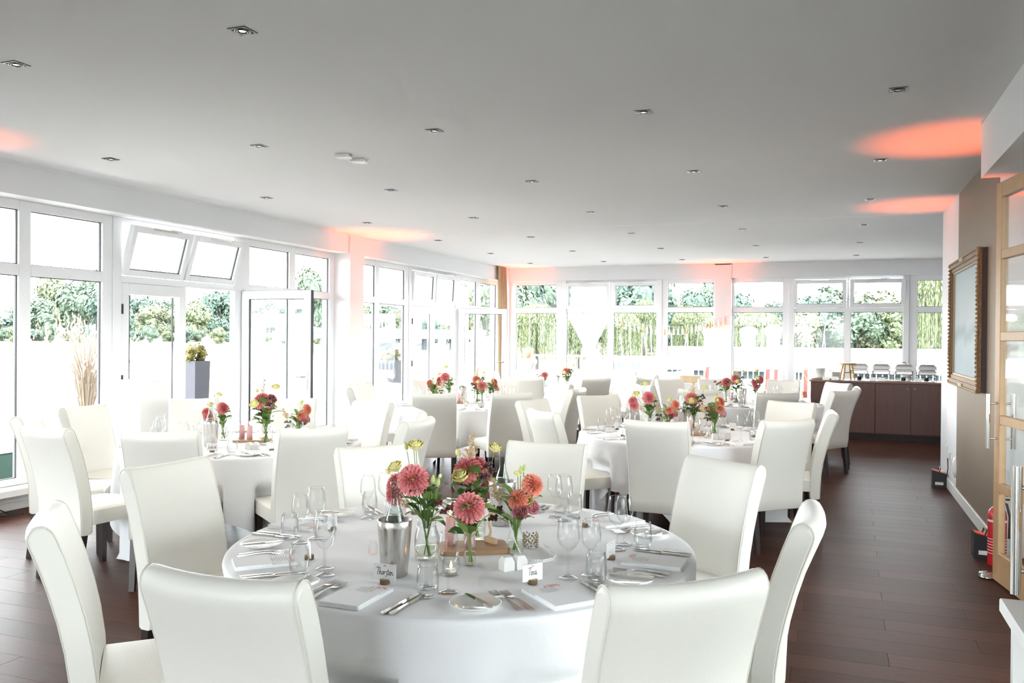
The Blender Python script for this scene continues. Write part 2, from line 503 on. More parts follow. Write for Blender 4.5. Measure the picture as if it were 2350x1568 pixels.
for i, (sc_, a, b, yy) in enumerate(scored):
    if i < 300 and sc_ > 0: inst('plank', plank_mesh(b-a), fl, (a, yy, 0))
    else: far.rbox(a+.0006, b-.0006, yy+.0003, yy+PW-.0003, -.012, 0, .0008)
tag(far.obj('plank_field', 'floor_wood', fl), kind='stuff')

# ------------------------------------------------------------------ ceiling and solid walls
struct(MB().box(-6.95, 5.2, -8.2, 10.77, CE, CE+.25).box(-6.95, 5.2, 10.772, 17.1, CE, CE+.25).obj('ceiling', 'ceiling_paint'))
struct(MB().box(-6.5, XR, 10.762, 10.778, CE-.0015, CE+.001).obj('trim_1', 'white_trim'))       # joint between two ceiling fields
struct(MB().box(-8.0, -6.951, -8.2, 18.1, 2.93, 3.2).box(-6.951, 5.2, 17.101, 18.1, 2.93, 3.2).obj('added_sky_shade', 'wall_paint'))  # unseen overhang slab added to cut the sky light entering the windows
# window side: bulkhead, piers, plinth
wl = struct(MB().box(-6.95, XL, -8.2, 10.47, ZS, CE).box(-6.95, XL-.02, 10.47, 16.85, ZS, CE)
    .box(-6.95, XL+.02, 10.47, 10.85, 0, CE).box(-6.95, XL+.02, 4.15, 4.53, 0, ZS).box(-6.95, XL, 2.75, 4.15, 0, ZS).box(-6.95, XL+.02, -8.2, 1.35, 0, ZS)  # unseen near stretches walled up to reduce daylight on the chairs
    .box(-6.95, -6.80, -8.2, 17.1, -.02, .225).obj('wall_left', 'wall_paint'))
struct(MB().box(XL, XL+.022, -8.2, 10.47, CE-.022, CE).box(XL-.02, XL+.002, 10.85, 16.2, CE-.022, CE).obj('trim_2', 'white_trim'))
for i, (a, b) in enumerate(((4.53, 10.47), (10.85, 16.85), (1.35, 2.75))):
    struct(MB().rbox(-6.86, -6.574, a, b, .158, .222, .006).obj('trim_%d' % (3+i), 'white_trim'))    # window ledge
struct(MB().rbox(-6.80, -6.785, 4.53, 16.85, 0, .07, .003).obj('baseboard_left', 'white_trim'))
# far end
wb = struct(MB().box(-6.95, 5.2, YB, 17.1, ZS, CE).box(-2.205, -1.885, YB-.02, 17.1, 0, CE).box(-6.95, -6.53, YB, 17.1, 0, ZS)
    .box(1.9, 5.2, YB, 17.1, 0, ZS).box(-6.95, 5.2, 16.93, 17.1, -.02, .15).obj('wall_back', 'wall_paint'))
struct(MB().box(-6.5, 5.0, YB-.02, YB+.001, CE-.02, CE).obj('trim_6', 'white_trim'))
struct(MB().rbox(-6.53, 1.9, YB-.03, 17.0, .15, .19, .005).obj('trim_7', 'white_trim'))
# aisle side
wr = struct(MB().box(XR, XR+.2, 7.12, 10.77, 0, CE).box(XR+.1, 5.2, 10.62, 10.765, 0, CE).box(XR, XR+.2, -8.2, 7.12, 2.62, CE)
    .box(XR, XR+.2, -8.2, 1.5, 0, 2.62).obj('wall_right', 'wall_paint'))
struct(MB().box(.907, XR+.05, -8.2, 6.45, 2.665, CE).obj('wall_right_beam', 'wall_paint'))
struct(MB().box(XR-.004, XR+.003, 7.19, 9.415, .115, CE-.002).obj('wall_right_panel', 'tan_paper'))
struct(MB().rbox(XR-.016, XR+.002, 7.12, 10.765, 0, .112, .004).obj('baseboard_right', 'white_trim'))
struct(MB().rbox(XR-.012, XR+.21, 7.02, 7.13, 0, 2.66, .004).obj('trim_8', 'white_trim'))   # door jamb
struct(MB().box(5.0, 5.2, 10.6, 17.1, 0, CE).obj('wall_right_far', 'wall_paint'))
struct(MB().box(3.2, 3.4, -8.2, 1.0, 0, CE).box(3.2, 3.4, 5.0, 10.6, 0, CE).box(3.2, 3.4, 1.0, 5.0, ZS, CE).box(3.2, 3.4, 1.0, 5.0, 0, .8).obj('wall_side_room', 'wall_paint'))
# behind the camera: unseen window wall, widened and set back for more even light
struct(MB().box(-6.95, 3.4, -8.2, -8.0, ZS, CE).box(-6.95, 3.4, -8.2, -8.0, 0, .2).box(.9, 3.4, -8.2, -8.0, .2, ZS).box(-6.95, -6.1, -8.2, -8.0, .2, ZS).obj('wall_front', 'wall_paint'))

# ------------------------------------------------------------------ windows
def left_map(s0, s1, z0, z1, d0, d1): return (WX-d1, WX-d0, s0, s1, z0, z1)
def back_map(s0, s1, z0, z1, d0, d1): return (s0, s1, WY+d0, WY+d1, z0, z1)
def front_map(s0, s1, z0, z1, d0, d1): return (s0, s1, -8.02-d1, -8.02-d0, z0, z1)
NWIN = [0]; NDOOR = [0]
FD = .07        # frame depth
def ring(mb, mp, s0, s1, z0, z1, w, d0=0, d1=FD, wt=None, wb_=None):
    wt = w if wt is None else wt; wb_ = w if wb_ is None else wb_
    mb.rbox(*mp(s0, s0+w, z0, z1, d0, d1), .004); mb.rbox(*mp(s1-w, s1, z0, z1, d0, d1), .004)
    mb.rbox(*mp(s0+w, s1-w, z1-wt, z1, d0, d1), .004); mb.rbox(*mp(s0+w, s1-w, z0, z0+wb_, d0, d1), .004)
def pane(mp, s0, s1, z0, z1, parent, d=.032):
    p = MB().box(*mp(s0-.008, s1+.008, z0-.008, z1+.008, d, d+.006)).obj('pane', 'window_glass', parent)
    g = MB()
    t = .007
    for q in ((s0, s0+t, z0, z1), (s1-t, s1, z0, z1), (s0, s1, z1-t, z1), (s0, s1, z0, z0+t)):
        g.box(*mp(*q, d-.006, d+.012))
    g.obj('gasket', 'gasket', p)
    return p
def window(mp, s0, s1, posts, zs=(.225, .282, 2.080, 2.180, 2.662, ZS)):
    """fixed unit: posts = list of pane (a, b); two panes high"""
    NWIN[0] += 1
    zb, g0, g1, g2, g3, zt = zs
    mb = MB()
    edges = [s0] + [e for ab in posts for e in ab] + [s1]
    for a, b in zip(edges[0::2], edges[1::2]): mb.rbox(*mp(a, b, zb, zt, 0, FD), .004)
    for a, b in posts:
        mb.rbox(*mp(a, b, zb, g0, 0, FD), .004); mb.rbox(*mp(a, b, g1, g2, 0, FD), .004); mb.rbox(*mp(a, b, g3, zt, 0, FD), .004)
    w = struct(mb.obj('window_%d' % NWIN[0], 'white_frame'))
    for a, b in posts:
        pane(mp, a, b, g0, g1, w); pane(mp, a, b, g2, g3, w)
    return w
def sash(mp, s0, s1, z0, z1, parent, tilt, axis, hinge, w=.062):
    """tilting top-hung pane: child with its own hinge at the bottom edge"""
    mb = MB(); ring(mb, mp, s0, s1, z0, z1, w, -.022, .045)
    piv = Vector(hinge); mb.v = [tuple(Vector(p)-piv) for p in mb.v]
    o = mb.obj('sash', 'white_frame', parent, piv); o.rotation_euler = axis(tilt)
    p = pane(mp, s0+w, s1-w, z0+w, z1-w, o, .012)
    for me in (p.data, p.children[0].data):
        for vtx in me.vertices: vtx.co -= piv
    st = MB()
    c = (s0+s1)/2
    st.box(*mp(c-.16, c+.16, z1-.012, z1+.004, -.034, -.022)); st.box(*mp(c+.05, c+.2, z1+.006, z1+.016, -.05, -.036))
    st.v = [tuple(Vector(p)-piv) for p in st.v]; st.obj('stay', 'steel', o)
    return o
def left_tilt(a): return (0, a, 0)
def back_tilt(a): return (a, 0, 0)

def door_bay_left(s, tilt, width_l, tag_sheets):
    """door pair of the window side starting at s: post, fixed-looking left leaf, opening, open right leaf, jamb"""
    a0, g0, g1, a1, o1, j1 = s
    NWIN[0] += 1
    mb = MB()
    mb.rbox(*left_map(a0-.11, a0, .05, ZS, -.01, FD), .004)                 # post
    mb.rbox(*left_map(o1, j1, .05, ZS, -.01, FD), .004)                     # jamb at the open leaf
    mb.rbox(*left_map(a0, o1, 2.09, 2.16, 0, FD), .004)                     # transom
    mb.rbox(*left_map(a0, o1, ZS-.045, ZS, 0, FD), .004)
    mb.rbox(*left_map((a0+o1)/2-.02, (a0+o1)/2+.02, 2.16, ZS-.045, 0, FD), .004)
    w = struct(mb.obj('window_%d' % NWIN[0], 'white_frame'))
    m_ = (a0+o1)/2
    for q0, q1 in ((a0+.01, m_-.012), (m_+.012, o1-.01)):
        sash(left_map, q0, q1, 2.165, ZS-.06, w, tilt, left_tilt, (WX, 0, 2.165))
    # closed leaf
    NDOOR[0] += 1
    mb = MB(); ring(mb, left_map, a0+.005, a1-.004, .06, 2.088, .10, 0.0, .07, .115, .16)
    d = struct(mb.obj('door_%d' % NDOOR[0], 'white_frame'))
    pane(left_map, g0, g1, .24, 1.965, d)
    hb = MB()
    for z in (.35, 1.1, 1.82): hb.cyl((WX+.012, a0+.004, z), .011, -.05, .05, 8)
    hb.obj('hinge', 'gasket', d)
    return w
def open_leaf(hx, hy, ang, width, sheets):
    """door leaf standing open into the room, hinge at (hx, hy)"""
    NDOOR[0] += 1
    mb = MB()
    def lm(s0, s1, z0, z1, d0, d1): return (s0, s1, -d1, -d0, z0, z1)
    ring(mb, lm, 0, width, .06, 2.10, .098, 0, .066, .10, .16)
    d = struct(mb.obj('door_%d' % NDOOR[0], 'white_frame', None, (hx, hy, 0))); d.rotation_euler = (0, 0, ang)
    pane(lm, .098, width-.098, .22, 2.0, d)
    e = MB().box(width-.0005, width+.004, -.056, -.010, .07, 2.098).box(0.0, width, -.05, -.016, 2.099, 2.103).obj('edge_seal', 'gasket', d)
    h = MB().rbox(width-.07, width-.035, -.078, -.066, .92, 1.15, .004).rbox(width-.07, width-.035, 0, .012, .92, 1.15, .004).obj('handle_plate', 'steel', d)
    MB().tube([(width-.052, -.075, 1.08), (width-.052, -.12, 1.08), (width-.17, -.125, 1.08)], .010, 8).tube([(width-.052, .01, 1.08), (width-.052, .055, 1.08), (width-.17, .06, 1.08)], .010, 8).obj('lever', 'steel', h)
    for (a, b, z0, z1) in sheets:
        MB().box(a, b, -.044, -.0415, z0, z1).obj('paper_sheet', 'paper', d)
    return d

# window side, nearest bay in view
window(left_map, 4.53, 6.465, [(4.65, 5.43), (5.55, 6.342)])
door_bay_left((6.576, 6.709, 7.325, 7.498, 8.30, 8.477), R(16.5), .96, None)
window(left_map, 8.477, 10.47, [(8.584, 9.40), (9.53, 10.345)])
open_leaf(WX+.02, 8.47, R(1.5), .97, [(.30, .52, 1.66, 1.86)])
# second bay
window(left_map, 10.85, 12.74, [(10.93, 11.64), (11.76, 12.62)])
door_bay_left((12.85, 12.985, 13.60, 13.765, 14.60, 14.79), R(3), .9, None)
window(left_map, 14.79, 16.85, [(14.89, 15.66), (15.79, 16.72)])
open_leaf(WX+.02, 14.79, R(22.8), .90, [])
# unseen bay past the picture's left edge, kept narrow to limit daylight
window(left_map, 1.35, 2.75, [(1.47, 2.63)])
# far end
window(back_map, -6.53, -5.36, [(-6.39, -5.48)], (.17, .25, 2.075, 2.19, 2.665, ZS))
def back_double(s0, s1, panes_l, panes_u, tilts):
    NWIN[0] += 1
    mb = MB()
    mb.rbox(*back_map(s0, panes_l[0][0], .17, ZS, -.03, FD), .004); mb.rbox(*back_map(panes_l[1][1], s1, .17, ZS, -.03, FD), .004)
    mb.rbox(*back_map(panes_l[0][1], panes_l[1][0], .30, 2.078, 0, FD), .004)
    mb.rbox(*back_map(panes_l[0][0], panes_l[1][1], 2.078, 2.16, 0, FD), .004)
    mb.rbox(*back_map(panes_l[0][0], panes_l[1][1], .17, .30, 0, FD), .004)
    mb.rbox(*back_map(panes_l[0][0], panes_l[1][1], ZS-.05, ZS, 0, FD), .004)
    m_ = (panes_u[0][1]+panes_u[1][0])/2
    mb.rbox(*back_map(m_-.02, m_+.02, 2.16, ZS-.05, 0, FD), .004)
    w = struct(mb.obj('window_%d' % NWIN[0], 'white_frame'))
    for a, b in panes_l: pane(back_map, a, b, .30, 2.078, w)
    for (a, b), t in zip(panes_u, tilts):
        sash(back_map, a-.065, b+.065, 2.165, ZS-.055, w, t, back_tilt, (0, WY, 2.165), .066)
    return w
back_double(-5.36, -3.25, [(-5.26, -4.37), (-4.25, -3.36)], [(-5.216, -4.401), (-4.209, -3.42)], (R(1), R(1)))
window(back_map, -3.25, -2.205, [(-3.14, -2.245)], (.17, .25, 2.082, 2.186, 2.665, ZS))
window(back_map, -1.885, -.83, [(-1.85, -.94)], (.17, .25, 2.079, 2.18, 2.665, ZS))
back_double(-.83, 1.25, [(-.73, .155), (.27, 1.15)], [(-.685, .125), (.314, 1.12)], (R(6), R(8)))
window(back_map, 1.25, 1.95, [(1.39, 1.83)], (.17, .25, 2.066, 2.176, 2.655, ZS))
# wall of the side room and wall behind the camera
def side_map(s0, s1, z0, z1, d0, d1): return (3.2+d0, 3.2+d1, s0, s1, z0, z1)
window(side_map, 1.0, 5.0, [(1.1, 2.95), (3.05, 4.9)], (.8, .86, 2.08, 2.18, 2.662, ZS))  # window added to bring light through the doorway onto the chairs
window(front_map, -6.1, -2.6, [(-6.0, -4.4), (-4.3, -2.7)])  # unseen glazing, sized for the light it throws from behind
window(front_map, -2.6, .9, [(-2.5, -.9), (-.8, .8)])

# ------------------------------------------------------------------ wooden glazed doors and passage
def oak_leaf(hx, hy, ang, width, bars):
    """glazed oak door leaf; local x runs from the hinge to the free edge"""
    NDOOR[0] += 1
    mb = MB(); H = 2.6
    w = .09
    mb.rbox(0, w, -.022, .022, .008, H, .004); mb.rbox(width-w, width, -.022, .022, .008, H, .004)
    mb.rbox(w, width-w, -.022, .022, .008, .20, .004); mb.rbox(w, width-w, -.022, .022, H-.1, H, .004)
    zs = [.20]
    for z in bars:
        mb.rbox(w, width-w, -.02, .02, z-.03, z+.03, .004); zs += [z-.03, z+.03]
    zs.append(H-.1)
    d = struct(mb.obj('door_%d' % NDOOR[0], 'door_oak', None, (hx, hy, 0))); d.rotation_euler = (0, 0, ang)
    for a, b in zip(zs[0::2], zs[1::2]): MB().box(w-.004, width-w+.004, -.004, .004, a, b).obj('pane', 'window_glass', d)
    for sgn in (-1, 1):
        x = width-.055
        h = MB().tube([(x, sgn*.075, .87), (x, sgn*.075, 1.225)], .0145, 14).obj('pull_bar', 'polished_steel', d)
        MB().tube([(x, sgn*.02, .935), (x, sgn*.075, .935)], .007, 10).tube([(x, sgn*.02, 1.165), (x, sgn*.075, 1.165)], .007, 10).obj('bar_mount', 'steel', h)
    return d
oak_leaf(1.155, 5.40, R(99.5), .93, (.62, 1.06, 1.60, 2.13))
oak_leaf(.671, 1.834, R(98), .93, (.62, 1.06, 1.60, 2.13))

# ------------------------------------------------------------------ chairs
CHAIRS = [('T1', -1.4, 1.68, 93), ('T1', -2.39, 2.02, 44), ('T1', -2.85, 3.04, -6), ('T1', -2.29, 3.96, -36), ('T1', -1.49, 4.47, -89), ('T1', -0.49, 4.18, -124), ('T1', -0.07, 3.05, 178), ('T1', -0.33, 2.08, 132), ('T2', -5.44, 4.42, 36), ('T2', -4.59, 3.88, 82), ('T2', -5.66, 5.12, 7), ('T2', -3.78, 3.99, 115), ('T2', -3.09, 4.57, 143), ('T2', -5.44, 6.18, -37), ('T2', -4.69, 6.58, -63), ('T2', -3.81, 6.56, -104), ('T2', -3.12, 6.07, -140), ('T2', -2.73, 5.33, -178), ('T3', -1.17, 5.94, 89), ('T3', -0.31, 6.45, 133), ('T3', -0.37, 8.32, -110), ('T3', -0.01, 7.3, -178), ('T3', -2.25, 8.32, -44), ('T3', -1.28, 8.8, -63), ('T3', -2.18, 6.38, 47), ('T3', -2.65, 7.44, -14), ('T4', -5.58, 9.21, -8), ('T4', -5.22, 8.31, 44), ('T4', -3.83, 7.81, 113), ('T4', -3.13, 8.21, 132), ('T4', -5.12, 10.21, -43), ('T4', -4.27, 10.77, -61), ('T4', -3.23, 10.21, -124), ('T4', -2.74, 9.31, 177), ('T5', -4.18, 11.62, 100), ('T5', -5.13, 13.98, -43), ('T5', -5.45, 13.17, -14), ('T5', -3.22, 11.84, 129), ('T5', -3.36, 14.28, -108), ('T5', -2.7, 12.65, 162), ('T5', -2.66, 13.45, -166), ('T5', -5.2, 12.25, 30), ('T6', -2.23, 10.42, 41), ('T6', -2.23, 12.13, -42), ('T6', -1.46, 9.8, 94), ('T6', -0.68, 12.68, -94), ('T6', -1.64, 12.44, -63), ('T6', -0.58, 9.59, 108), ('T6', 0.06, 12.22, -138), ('T6', 0.11, 10.4, 147), ('T6', 0.26, 11.22, 178)]
TABLES = {'T1': (-1.37, 3.06, .90), 'T2': (-4.2, 5.28, .88), 'T3': (-1.22, 7.3, .88), 'T4': (-4.17, 9.3, .88), 'T5': (-4.05, 12.95, .88), 'T6': (-1.0, 11.15, .88)}
TNAME = {'T1': 'the table with the Tina card', 'T2': 'the table beside the white pedestal',
         'T3': 'the aisle table between Tina table and buffet', 'T4': 'the table beside the orange-lit window pier',
         'T5': 'the table beside the gold curtain', 'T6': 'the table beside the buffet counter'}
ANCHOR = {'T2': ((-6.2, 6.25), 'the white pedestal'), 'T3': ((-1.37, 3.06), 'the Tina table'), 'T4': ((-6.4, 10.6), 'the orange-lit pier'),
          'T5': ((-6.4, 16.3), 'the gold curtain'), 'T6': ((.6, 14.4), 'the buffet counter')}
SEATS1 = ["Thorsten's place", 'the place beside Thorsten, window side', 'the place two from Thorsten, window side', 'the place three from Thorsten, window side',
          'the place three from Tina, aisle side', 'the place two from Tina, aisle side', 'the place beside Tina, aisle side', "Tina's place"]
ORD = ['nearest', 'second', 'third', 'fourth', 'fifth', 'sixth', 'seventh', 'eighth', 'ninth', 'tenth', 'eleventh']

LEAN = .135
def back_center(z):
    """y of the back's middle surface at height z (curving backwards towards the top)"""
    t = max(0, (z-.42)/.565)
    return -LEAN*t**1.75
def chair_back():
    mb = MB(); TH = .082
    zs = [.315, .40, .50, .60, .70, .80, .88, .94]
    def section(inset, th):
        front, rear = [], []
        for z in zs:
            zz = z
            d = (back_center(z+.01)-back_center(z-.01))/.02
            ny = 1/math.hypot(1, d); nz = -d/math.hypot(1, d)
            tk = th*(.94 if z < .4 else 1.0)
            front.append((back_center(zz)+ny*tk/2, zz+nz*tk/2)); rear.append((back_center(zz)-ny*tk/2, zz-nz*tk/2))
        # rounded top
        c = (back_center(.945), .945); d = (back_center(.955)-back_center(.935))/.02
        ty, tz = d/math.hypot(1, d), 1/math.hypot(1, d)
        top = []
        for k in range(1, 8):
            a = PI*k/8
            top.append((c[0]+tz*math.cos(a)*th/2+ty*math.sin(a)*th*.56, c[1]-ty*math.cos(a)*th/2+tz*math.sin(a)*th*.56))
        bot = [(rear[0][0]+.01, .308), (front[0][0]-.01, .308)]
        return front + top + rear[::-1] + bot
    W = .455
    stations = [(-W/2, .70), (-W/2+.006, .90), (-W/2+.016, 1.0)] + [(-W/2+.016+(W-.032)*i/8, 1.0) for i in range(1, 8)] + [(W/2-.016, 1.0), (W/2-.006, .90), (W/2, .70)]
    n = None
    vs, fs = [], []
    for x, sc_ in stations:
        sec = section(0, TH*(.80+.20*(sc_-.7)/.3))
        n = len(sec)
        q = 1-(2*x/W)**2
        for y, z in sec:
            up = max(0, (z-.3)/.7)
            dz = -.010*q*up if z > .85 else 0
            taper = 1 - .03*(1-up)
            vs.append((x*taper, y-.024*q*up, z+dz-(.012 if sc_ < .8 and z > .95 else 0)*1))
    for i in range(len(stations)-1):
        for k in range(n):
            k2 = (k+1) % n
            fs.append((i*n+k, (i+1)*n+k, (i+1)*n+k2, i*n+k2))
    mb.add(vs, fs, True)
    mb.add(vs[:n], [tuple(range(n))]); mb.add(vs[-n:], [tuple(range(n))[::-1]])
    # seams near both side faces
    sms = []
    for i in (1, len(stations)-2):
        sm = MB(); sms.append(sm)
        pts = [vs[i*n+k] for k in range(n-2)]
        sx = -1 if i == 1 else 1
        sm.tube([(p[0]+sx*.0012, p[1], p[2]) for p in pts], .0026, 4)
    return mb, sms
_bk, _sms = chair_back()
BACK_ME = _bk.mesh('backrest', 'leather'); SEAM_ME = [q.mesh('piping', 'leather_seam') for q in _sms]
def seat_mesh():
    mb = MB(); xs = [-.222, -.21, -.18, -.09, 0, .09, .18, .21, .222]; ys = [.035, .05, .12, .24, .34, .40, .432, .443]
    def zt(i, j):
        ex = min(i, len(xs)-1-i); ey = min(len(ys)-1-j, 3)
        return .470 + (.006 if ex > 2 else 0) - (.016, .004, 0, 0, 0)[min(ex, 4)] - (.018, .005, 0, 0)[ey]
    vs = [(x, y, zt(i, j)) for j, y in enumerate(ys) for i, x in enumerate(xs)]
    nx = len(xs)
    fs = [(j*nx+i, j*nx+i+1, (j+1)*nx+i+1, (j+1)*nx+i) for j in range(len(ys)-1) for i in range(nx-1)]
    mb.add(vs, fs, True)
    loop = [i for i in range(nx)] + [j*nx+nx-1 for j in range(1, len(ys))] + [(len(ys)-1)*nx+i for i in range(nx-2, -1, -1)] + [j*nx for j in range(len(ys)-2, 0, -1)]
    top = [vs[i] for i in loop]; m = len(loop)
    low = [(x*.985, y if y < .1 else y-.004, .365) for x, y, z in top]
    mb.add(top+low, [(i, m+i, m+(i+1) % m, (i+1) % m) for i in range(m)], True)
    mb.add(low, [tuple(range(m))])
    return mb.mesh('seat', 'leather')
SEAT_ME = seat_mesh()
def leg_mesh(dy):
    mb = MB(); a, b = .021, .016
    v = [(sx*b, sy*b+dy, 0) for sx, sy in ((-1, -1), (1, -1), (1, 1), (-1, 1))] + [(sx*a, sy*a, .372) for sx, sy in ((-1, -1), (1, -1), (1, 1), (-1, 1))]
    mb.add(v, [(3, 2, 1, 0), (4, 5, 6, 7), (0, 1, 5, 4), (1, 2, 6, 5), (2, 3, 7, 6), (3, 0, 4, 7)])
    return mb.mesh('leg', 'leg_wood')
LEG_F, LEG_R = leg_mesh(.0), leg_mesh(-.045)
def make_chair():
    t = empty('dining_chair')
    inst('seat', SEAT_ME, t); b = inst('backrest', BACK_ME, t); inst('piping', SEAM_ME[0], b); inst('piping', SEAM_ME[1], b)
    for s in (-1, 1):
        inst('leg', LEG_F, t, (s*.193, .405, 0)); inst('leg', LEG_R, t, (s*.193, .0, 0))
    return t
chair0 = make_chair()
chair_of = {}
for i, (tb, x, y, a) in enumerate(CHAIRS):
    f = Vector((math.cos(R(a)), math.sin(R(a))))
    c = chair0 if i == 0 else copy_tree(chair0)
    c.location = (x+f.x*LEAN, y+f.y*LEAN, 0); c.rotation_euler = (0, 0, R(a-90))
    chair_of.setdefault(tb, []).append((c, x, y, a))
for tb, lst in chair_of.items():
    cx, cy_, _ = TABLES[tb]
    if tb == 'T1':
        for k, (c, *_r) in enumerate(lst):
            tag(c, 'white leather dining chair at ' + SEATS1[k], 'chair', 'white dining chairs')
    else:
        (ax, ay), an = ANCHOR[tb]
        a0 = math.atan2(ay-cy_, ax-cx)
        start = min(lst, key=lambda q: abs((math.atan2(q[2]-cy_, q[1]-cx)-a0+PI) % (2*PI)-PI))
        s0 = math.atan2(start[2]-cy_, start[1]-cx)
        order = sorted(lst, key=lambda q: (s0-math.atan2(q[2]-cy_, q[1]-cx)+1e-6) % (2*PI))
        for k, q in enumerate(order):
            short = {'T2': 'pedestal table', 'T3': 'aisle table', 'T4': 'pier table', 'T5': 'curtain table', 'T6': 'buffet-side table'}[tb]
            lab = ('white leather dining chair of the %s, nearest %s' % (short, an)) if k == 0 else ('white leather dining chair of the %s, %s clockwise from %s' % (short, ORD[k], an))
            tag(q[0], lab, 'chair', 'white dining chairs')

# ------------------------------------------------------------------ tables and cloths
TT = .75
def in_seat(px, py, ch, grow=.018):
    c = ch[0]; a = R(ch[3]-90)
    dx, dy = px-c.location.x, py-c.location.y
    lx = dx*math.cos(a)+dy*math.sin(a); ly = -dx*math.sin(a)+dy*math.cos(a)
    return abs(lx) < .225+grow and -.1 < ly < .443+grow
def make_table(tb, seed, rot):
    cx, cy_, Rr = TABLES[tb]
    t = empty('round_table', (cx, cy_, 0), rot)
    MB().lathe([(.001, .715), (Rr-.02, .715), (Rr-.006, .722), (Rr-.006, .738), (Rr-.014, .744), (.001, .744)], 48).obj('tabletop', 'table_wood', t)
    for k in range(4):
        a = PI/4+k*PI/2
        MB().tube([(.42*math.cos(a), .42*math.sin(a), .716), (.46*math.cos(a), .46*math.sin(a), .0)], .018, 8).obj('leg', 'black_metal', t)
    tag(t, {'T1': 'round banquet table carrying the Tina and Thorsten cards', 'T2': 'round banquet table beside the white pedestal', 'T3': 'round banquet table on the aisle, between Tina table and buffet',
            'T4': 'round banquet table beside the orange-lit window pier', 'T5': 'round banquet table beside the gold curtain', 'T6': 'round banquet table beside the buffet counter'}[tb], 'table', 'round banquet tables')
    # square cloth over the round top
    rg = random.Random(seed); NA = 200
    ph = [rg.uniform(0, 2*PI) for _ in range(6)]; hs = 1.27
    mb = MB(); vs = []; rings = []
    for r in (.0, .3, .6, .8, .86): rings.append(('t', r*Rr/.88))
    for k in (0, 1, 2): rings.append(('e', k))
    ND = 16
    for k in range(1, ND+1): rings.append(('d', k/ND))
    for kind, val in rings:
        for k in range(NA):
            ph_ = 2*PI*k/NA; loc = ph_ - rot
            if kind == 't': r, z = val, TT+.0005
            elif kind == 'e':
                r = Rr-.006+(.0, .007, .010)[val]; z = TT-(.0, .004, .013)[val]
            else:
                side = hs/max(abs(math.cos(loc)), abs(math.sin(loc)))
                drop = min(side-Rr, TT-.012)
                d = drop*val; z = TT-.013-d*(1-.013/TT)
                q = min(1, d/.32)
                w = math.cos(13*ph_+ph[0])*.5+math.cos(19*ph_+ph[1])*.4+math.cos(9*ph_+ph[2])*.4+math.cos(27*ph_+ph[3])*.25
                corner = abs(math.sin(2*loc))**3
                r = Rr+.004 - .035*q + w*q*(.046+.03*corner) + .03*corner*q
                if z < .03: r += .04*corner*val
                if z < .58:
                    lim = r
                    for ch in chair_of[tb]:
                        while lim > .5 and in_seat(cx+lim*math.cos(ph_), cy_+lim*math.sin(ph_), ch): lim -= .01
                    bl = min(1, (.58-z)/.07)
                    r = r+(lim-r)*bl
            vs.append((r*math.cos(ph_), r*math.sin(ph_), z))
    fs = []
    for i in range(len(rings)-1):
        for k in range(NA):
            k2 = (k+1) % NA; fs.append((i*NA+k, i*NA+k2, (i+1)*NA+k2, (i+1)*NA+k)[::-1])
    mb.add(vs, fs, True)
    o = mb.obj('tablecloth', 'table_cloth', None, (cx, cy_, 0))
    tag(o, 'white square tablecloth draped over ' + TNAME[tb], 'tablecloth', 'white tablecloths')
for i, tb in enumerate(TABLES): make_table(tb, 30+i, R((38, 20, 62, 30, 50, 12)[i]))

# ------------------------------------------------------------------ table ware meshes
def wine_glass(h, rb, rr):
    """foot, stem, bowl with wall thickness at the rim"""
    b0 = h*.46
    prof = [(.001, .0), (.033, .0), (.0335, .0018), (.020, .0045), (.006, .010), (.0037, .022), (.0034, b0*.62), (.0042, b0*.90), (.009, b0)]
    for t in (.06, .14, .24, .36, .48, .62, .76, .9, 1.0):
        if t < .42: r = rb*math.sin(PI/2*(t/.42))**.5
        else: r = rb+(rr-rb)*((t-.42)/.58)**1.6
        prof.append((r, b0+(h-b0)*t))
    prof += [(rr-.0010, h+.0012), (rr-.0022, h+.0004), (rr-.0022, h-.002)]
    return MB().lathe(prof, 28).mesh('wine_glass', 'clear_glass')
WG_A = wine_glass(.205, .039, .031); WG_B = wine_glass(.192, .035, .027)
def tumbler():
    prof = [(.001, .002), (.022, .002), (.026, .005), (.033, .024), (.0355, .045), (.034, .075), (.0305, .104), (.0295, .1045), (.0285, .103), (.033, .06), (.0335, .045), (.030, .026), (.022, .012), (.001, .011)]
    return MB().lathe(prof, 26).mesh('water_glass', 'clear_glass')
TUM = tumbler()
def plate():
    prof = [(.001, .003), (.045, .003), (.047, .0), (.05, .0), (.052, .004), (.079, .0125), (.080, .0145), (.077, .0145), (.053, .0075), (.001, .0065)]
    return MB().lathe(prof, 36).mesh('bread_plate', 'porcelain')
PLATE_ME = plate()
def knife(L=.225, bl=.115):
    """lies along local +y, handle end at y=0"""
    blade = MB(); prof = [(-.008, 0), (-.0085, bl*.25), (-.0075, bl*.8), (-.002, bl), (.006, bl*.9), (.008, bl*.4), (.006, 0)]
    blade.prism(prof, .0018, .0034); blade.v = [(x, y+L-bl-.004, z) for x, y, z in blade.v]
    h = MB(); hl = L-bl
    prof2 = [(-.0045, hl), (-.005, hl*.7), (-.0072, hl*.35), (-.0085, hl*.08), (-.005, 0), (.005, 0), (.0085, hl*.08), (.0072, hl*.35), (.005, hl*.7), (.0045, hl)]
    h.prism(prof2, 0, .0062)
    return h.mesh('handle', 'steel'), blade.mesh('blade', 'polished_steel')
KN_H, KN_B = knife(); BK_H, BK_B = knife(.165, .075)
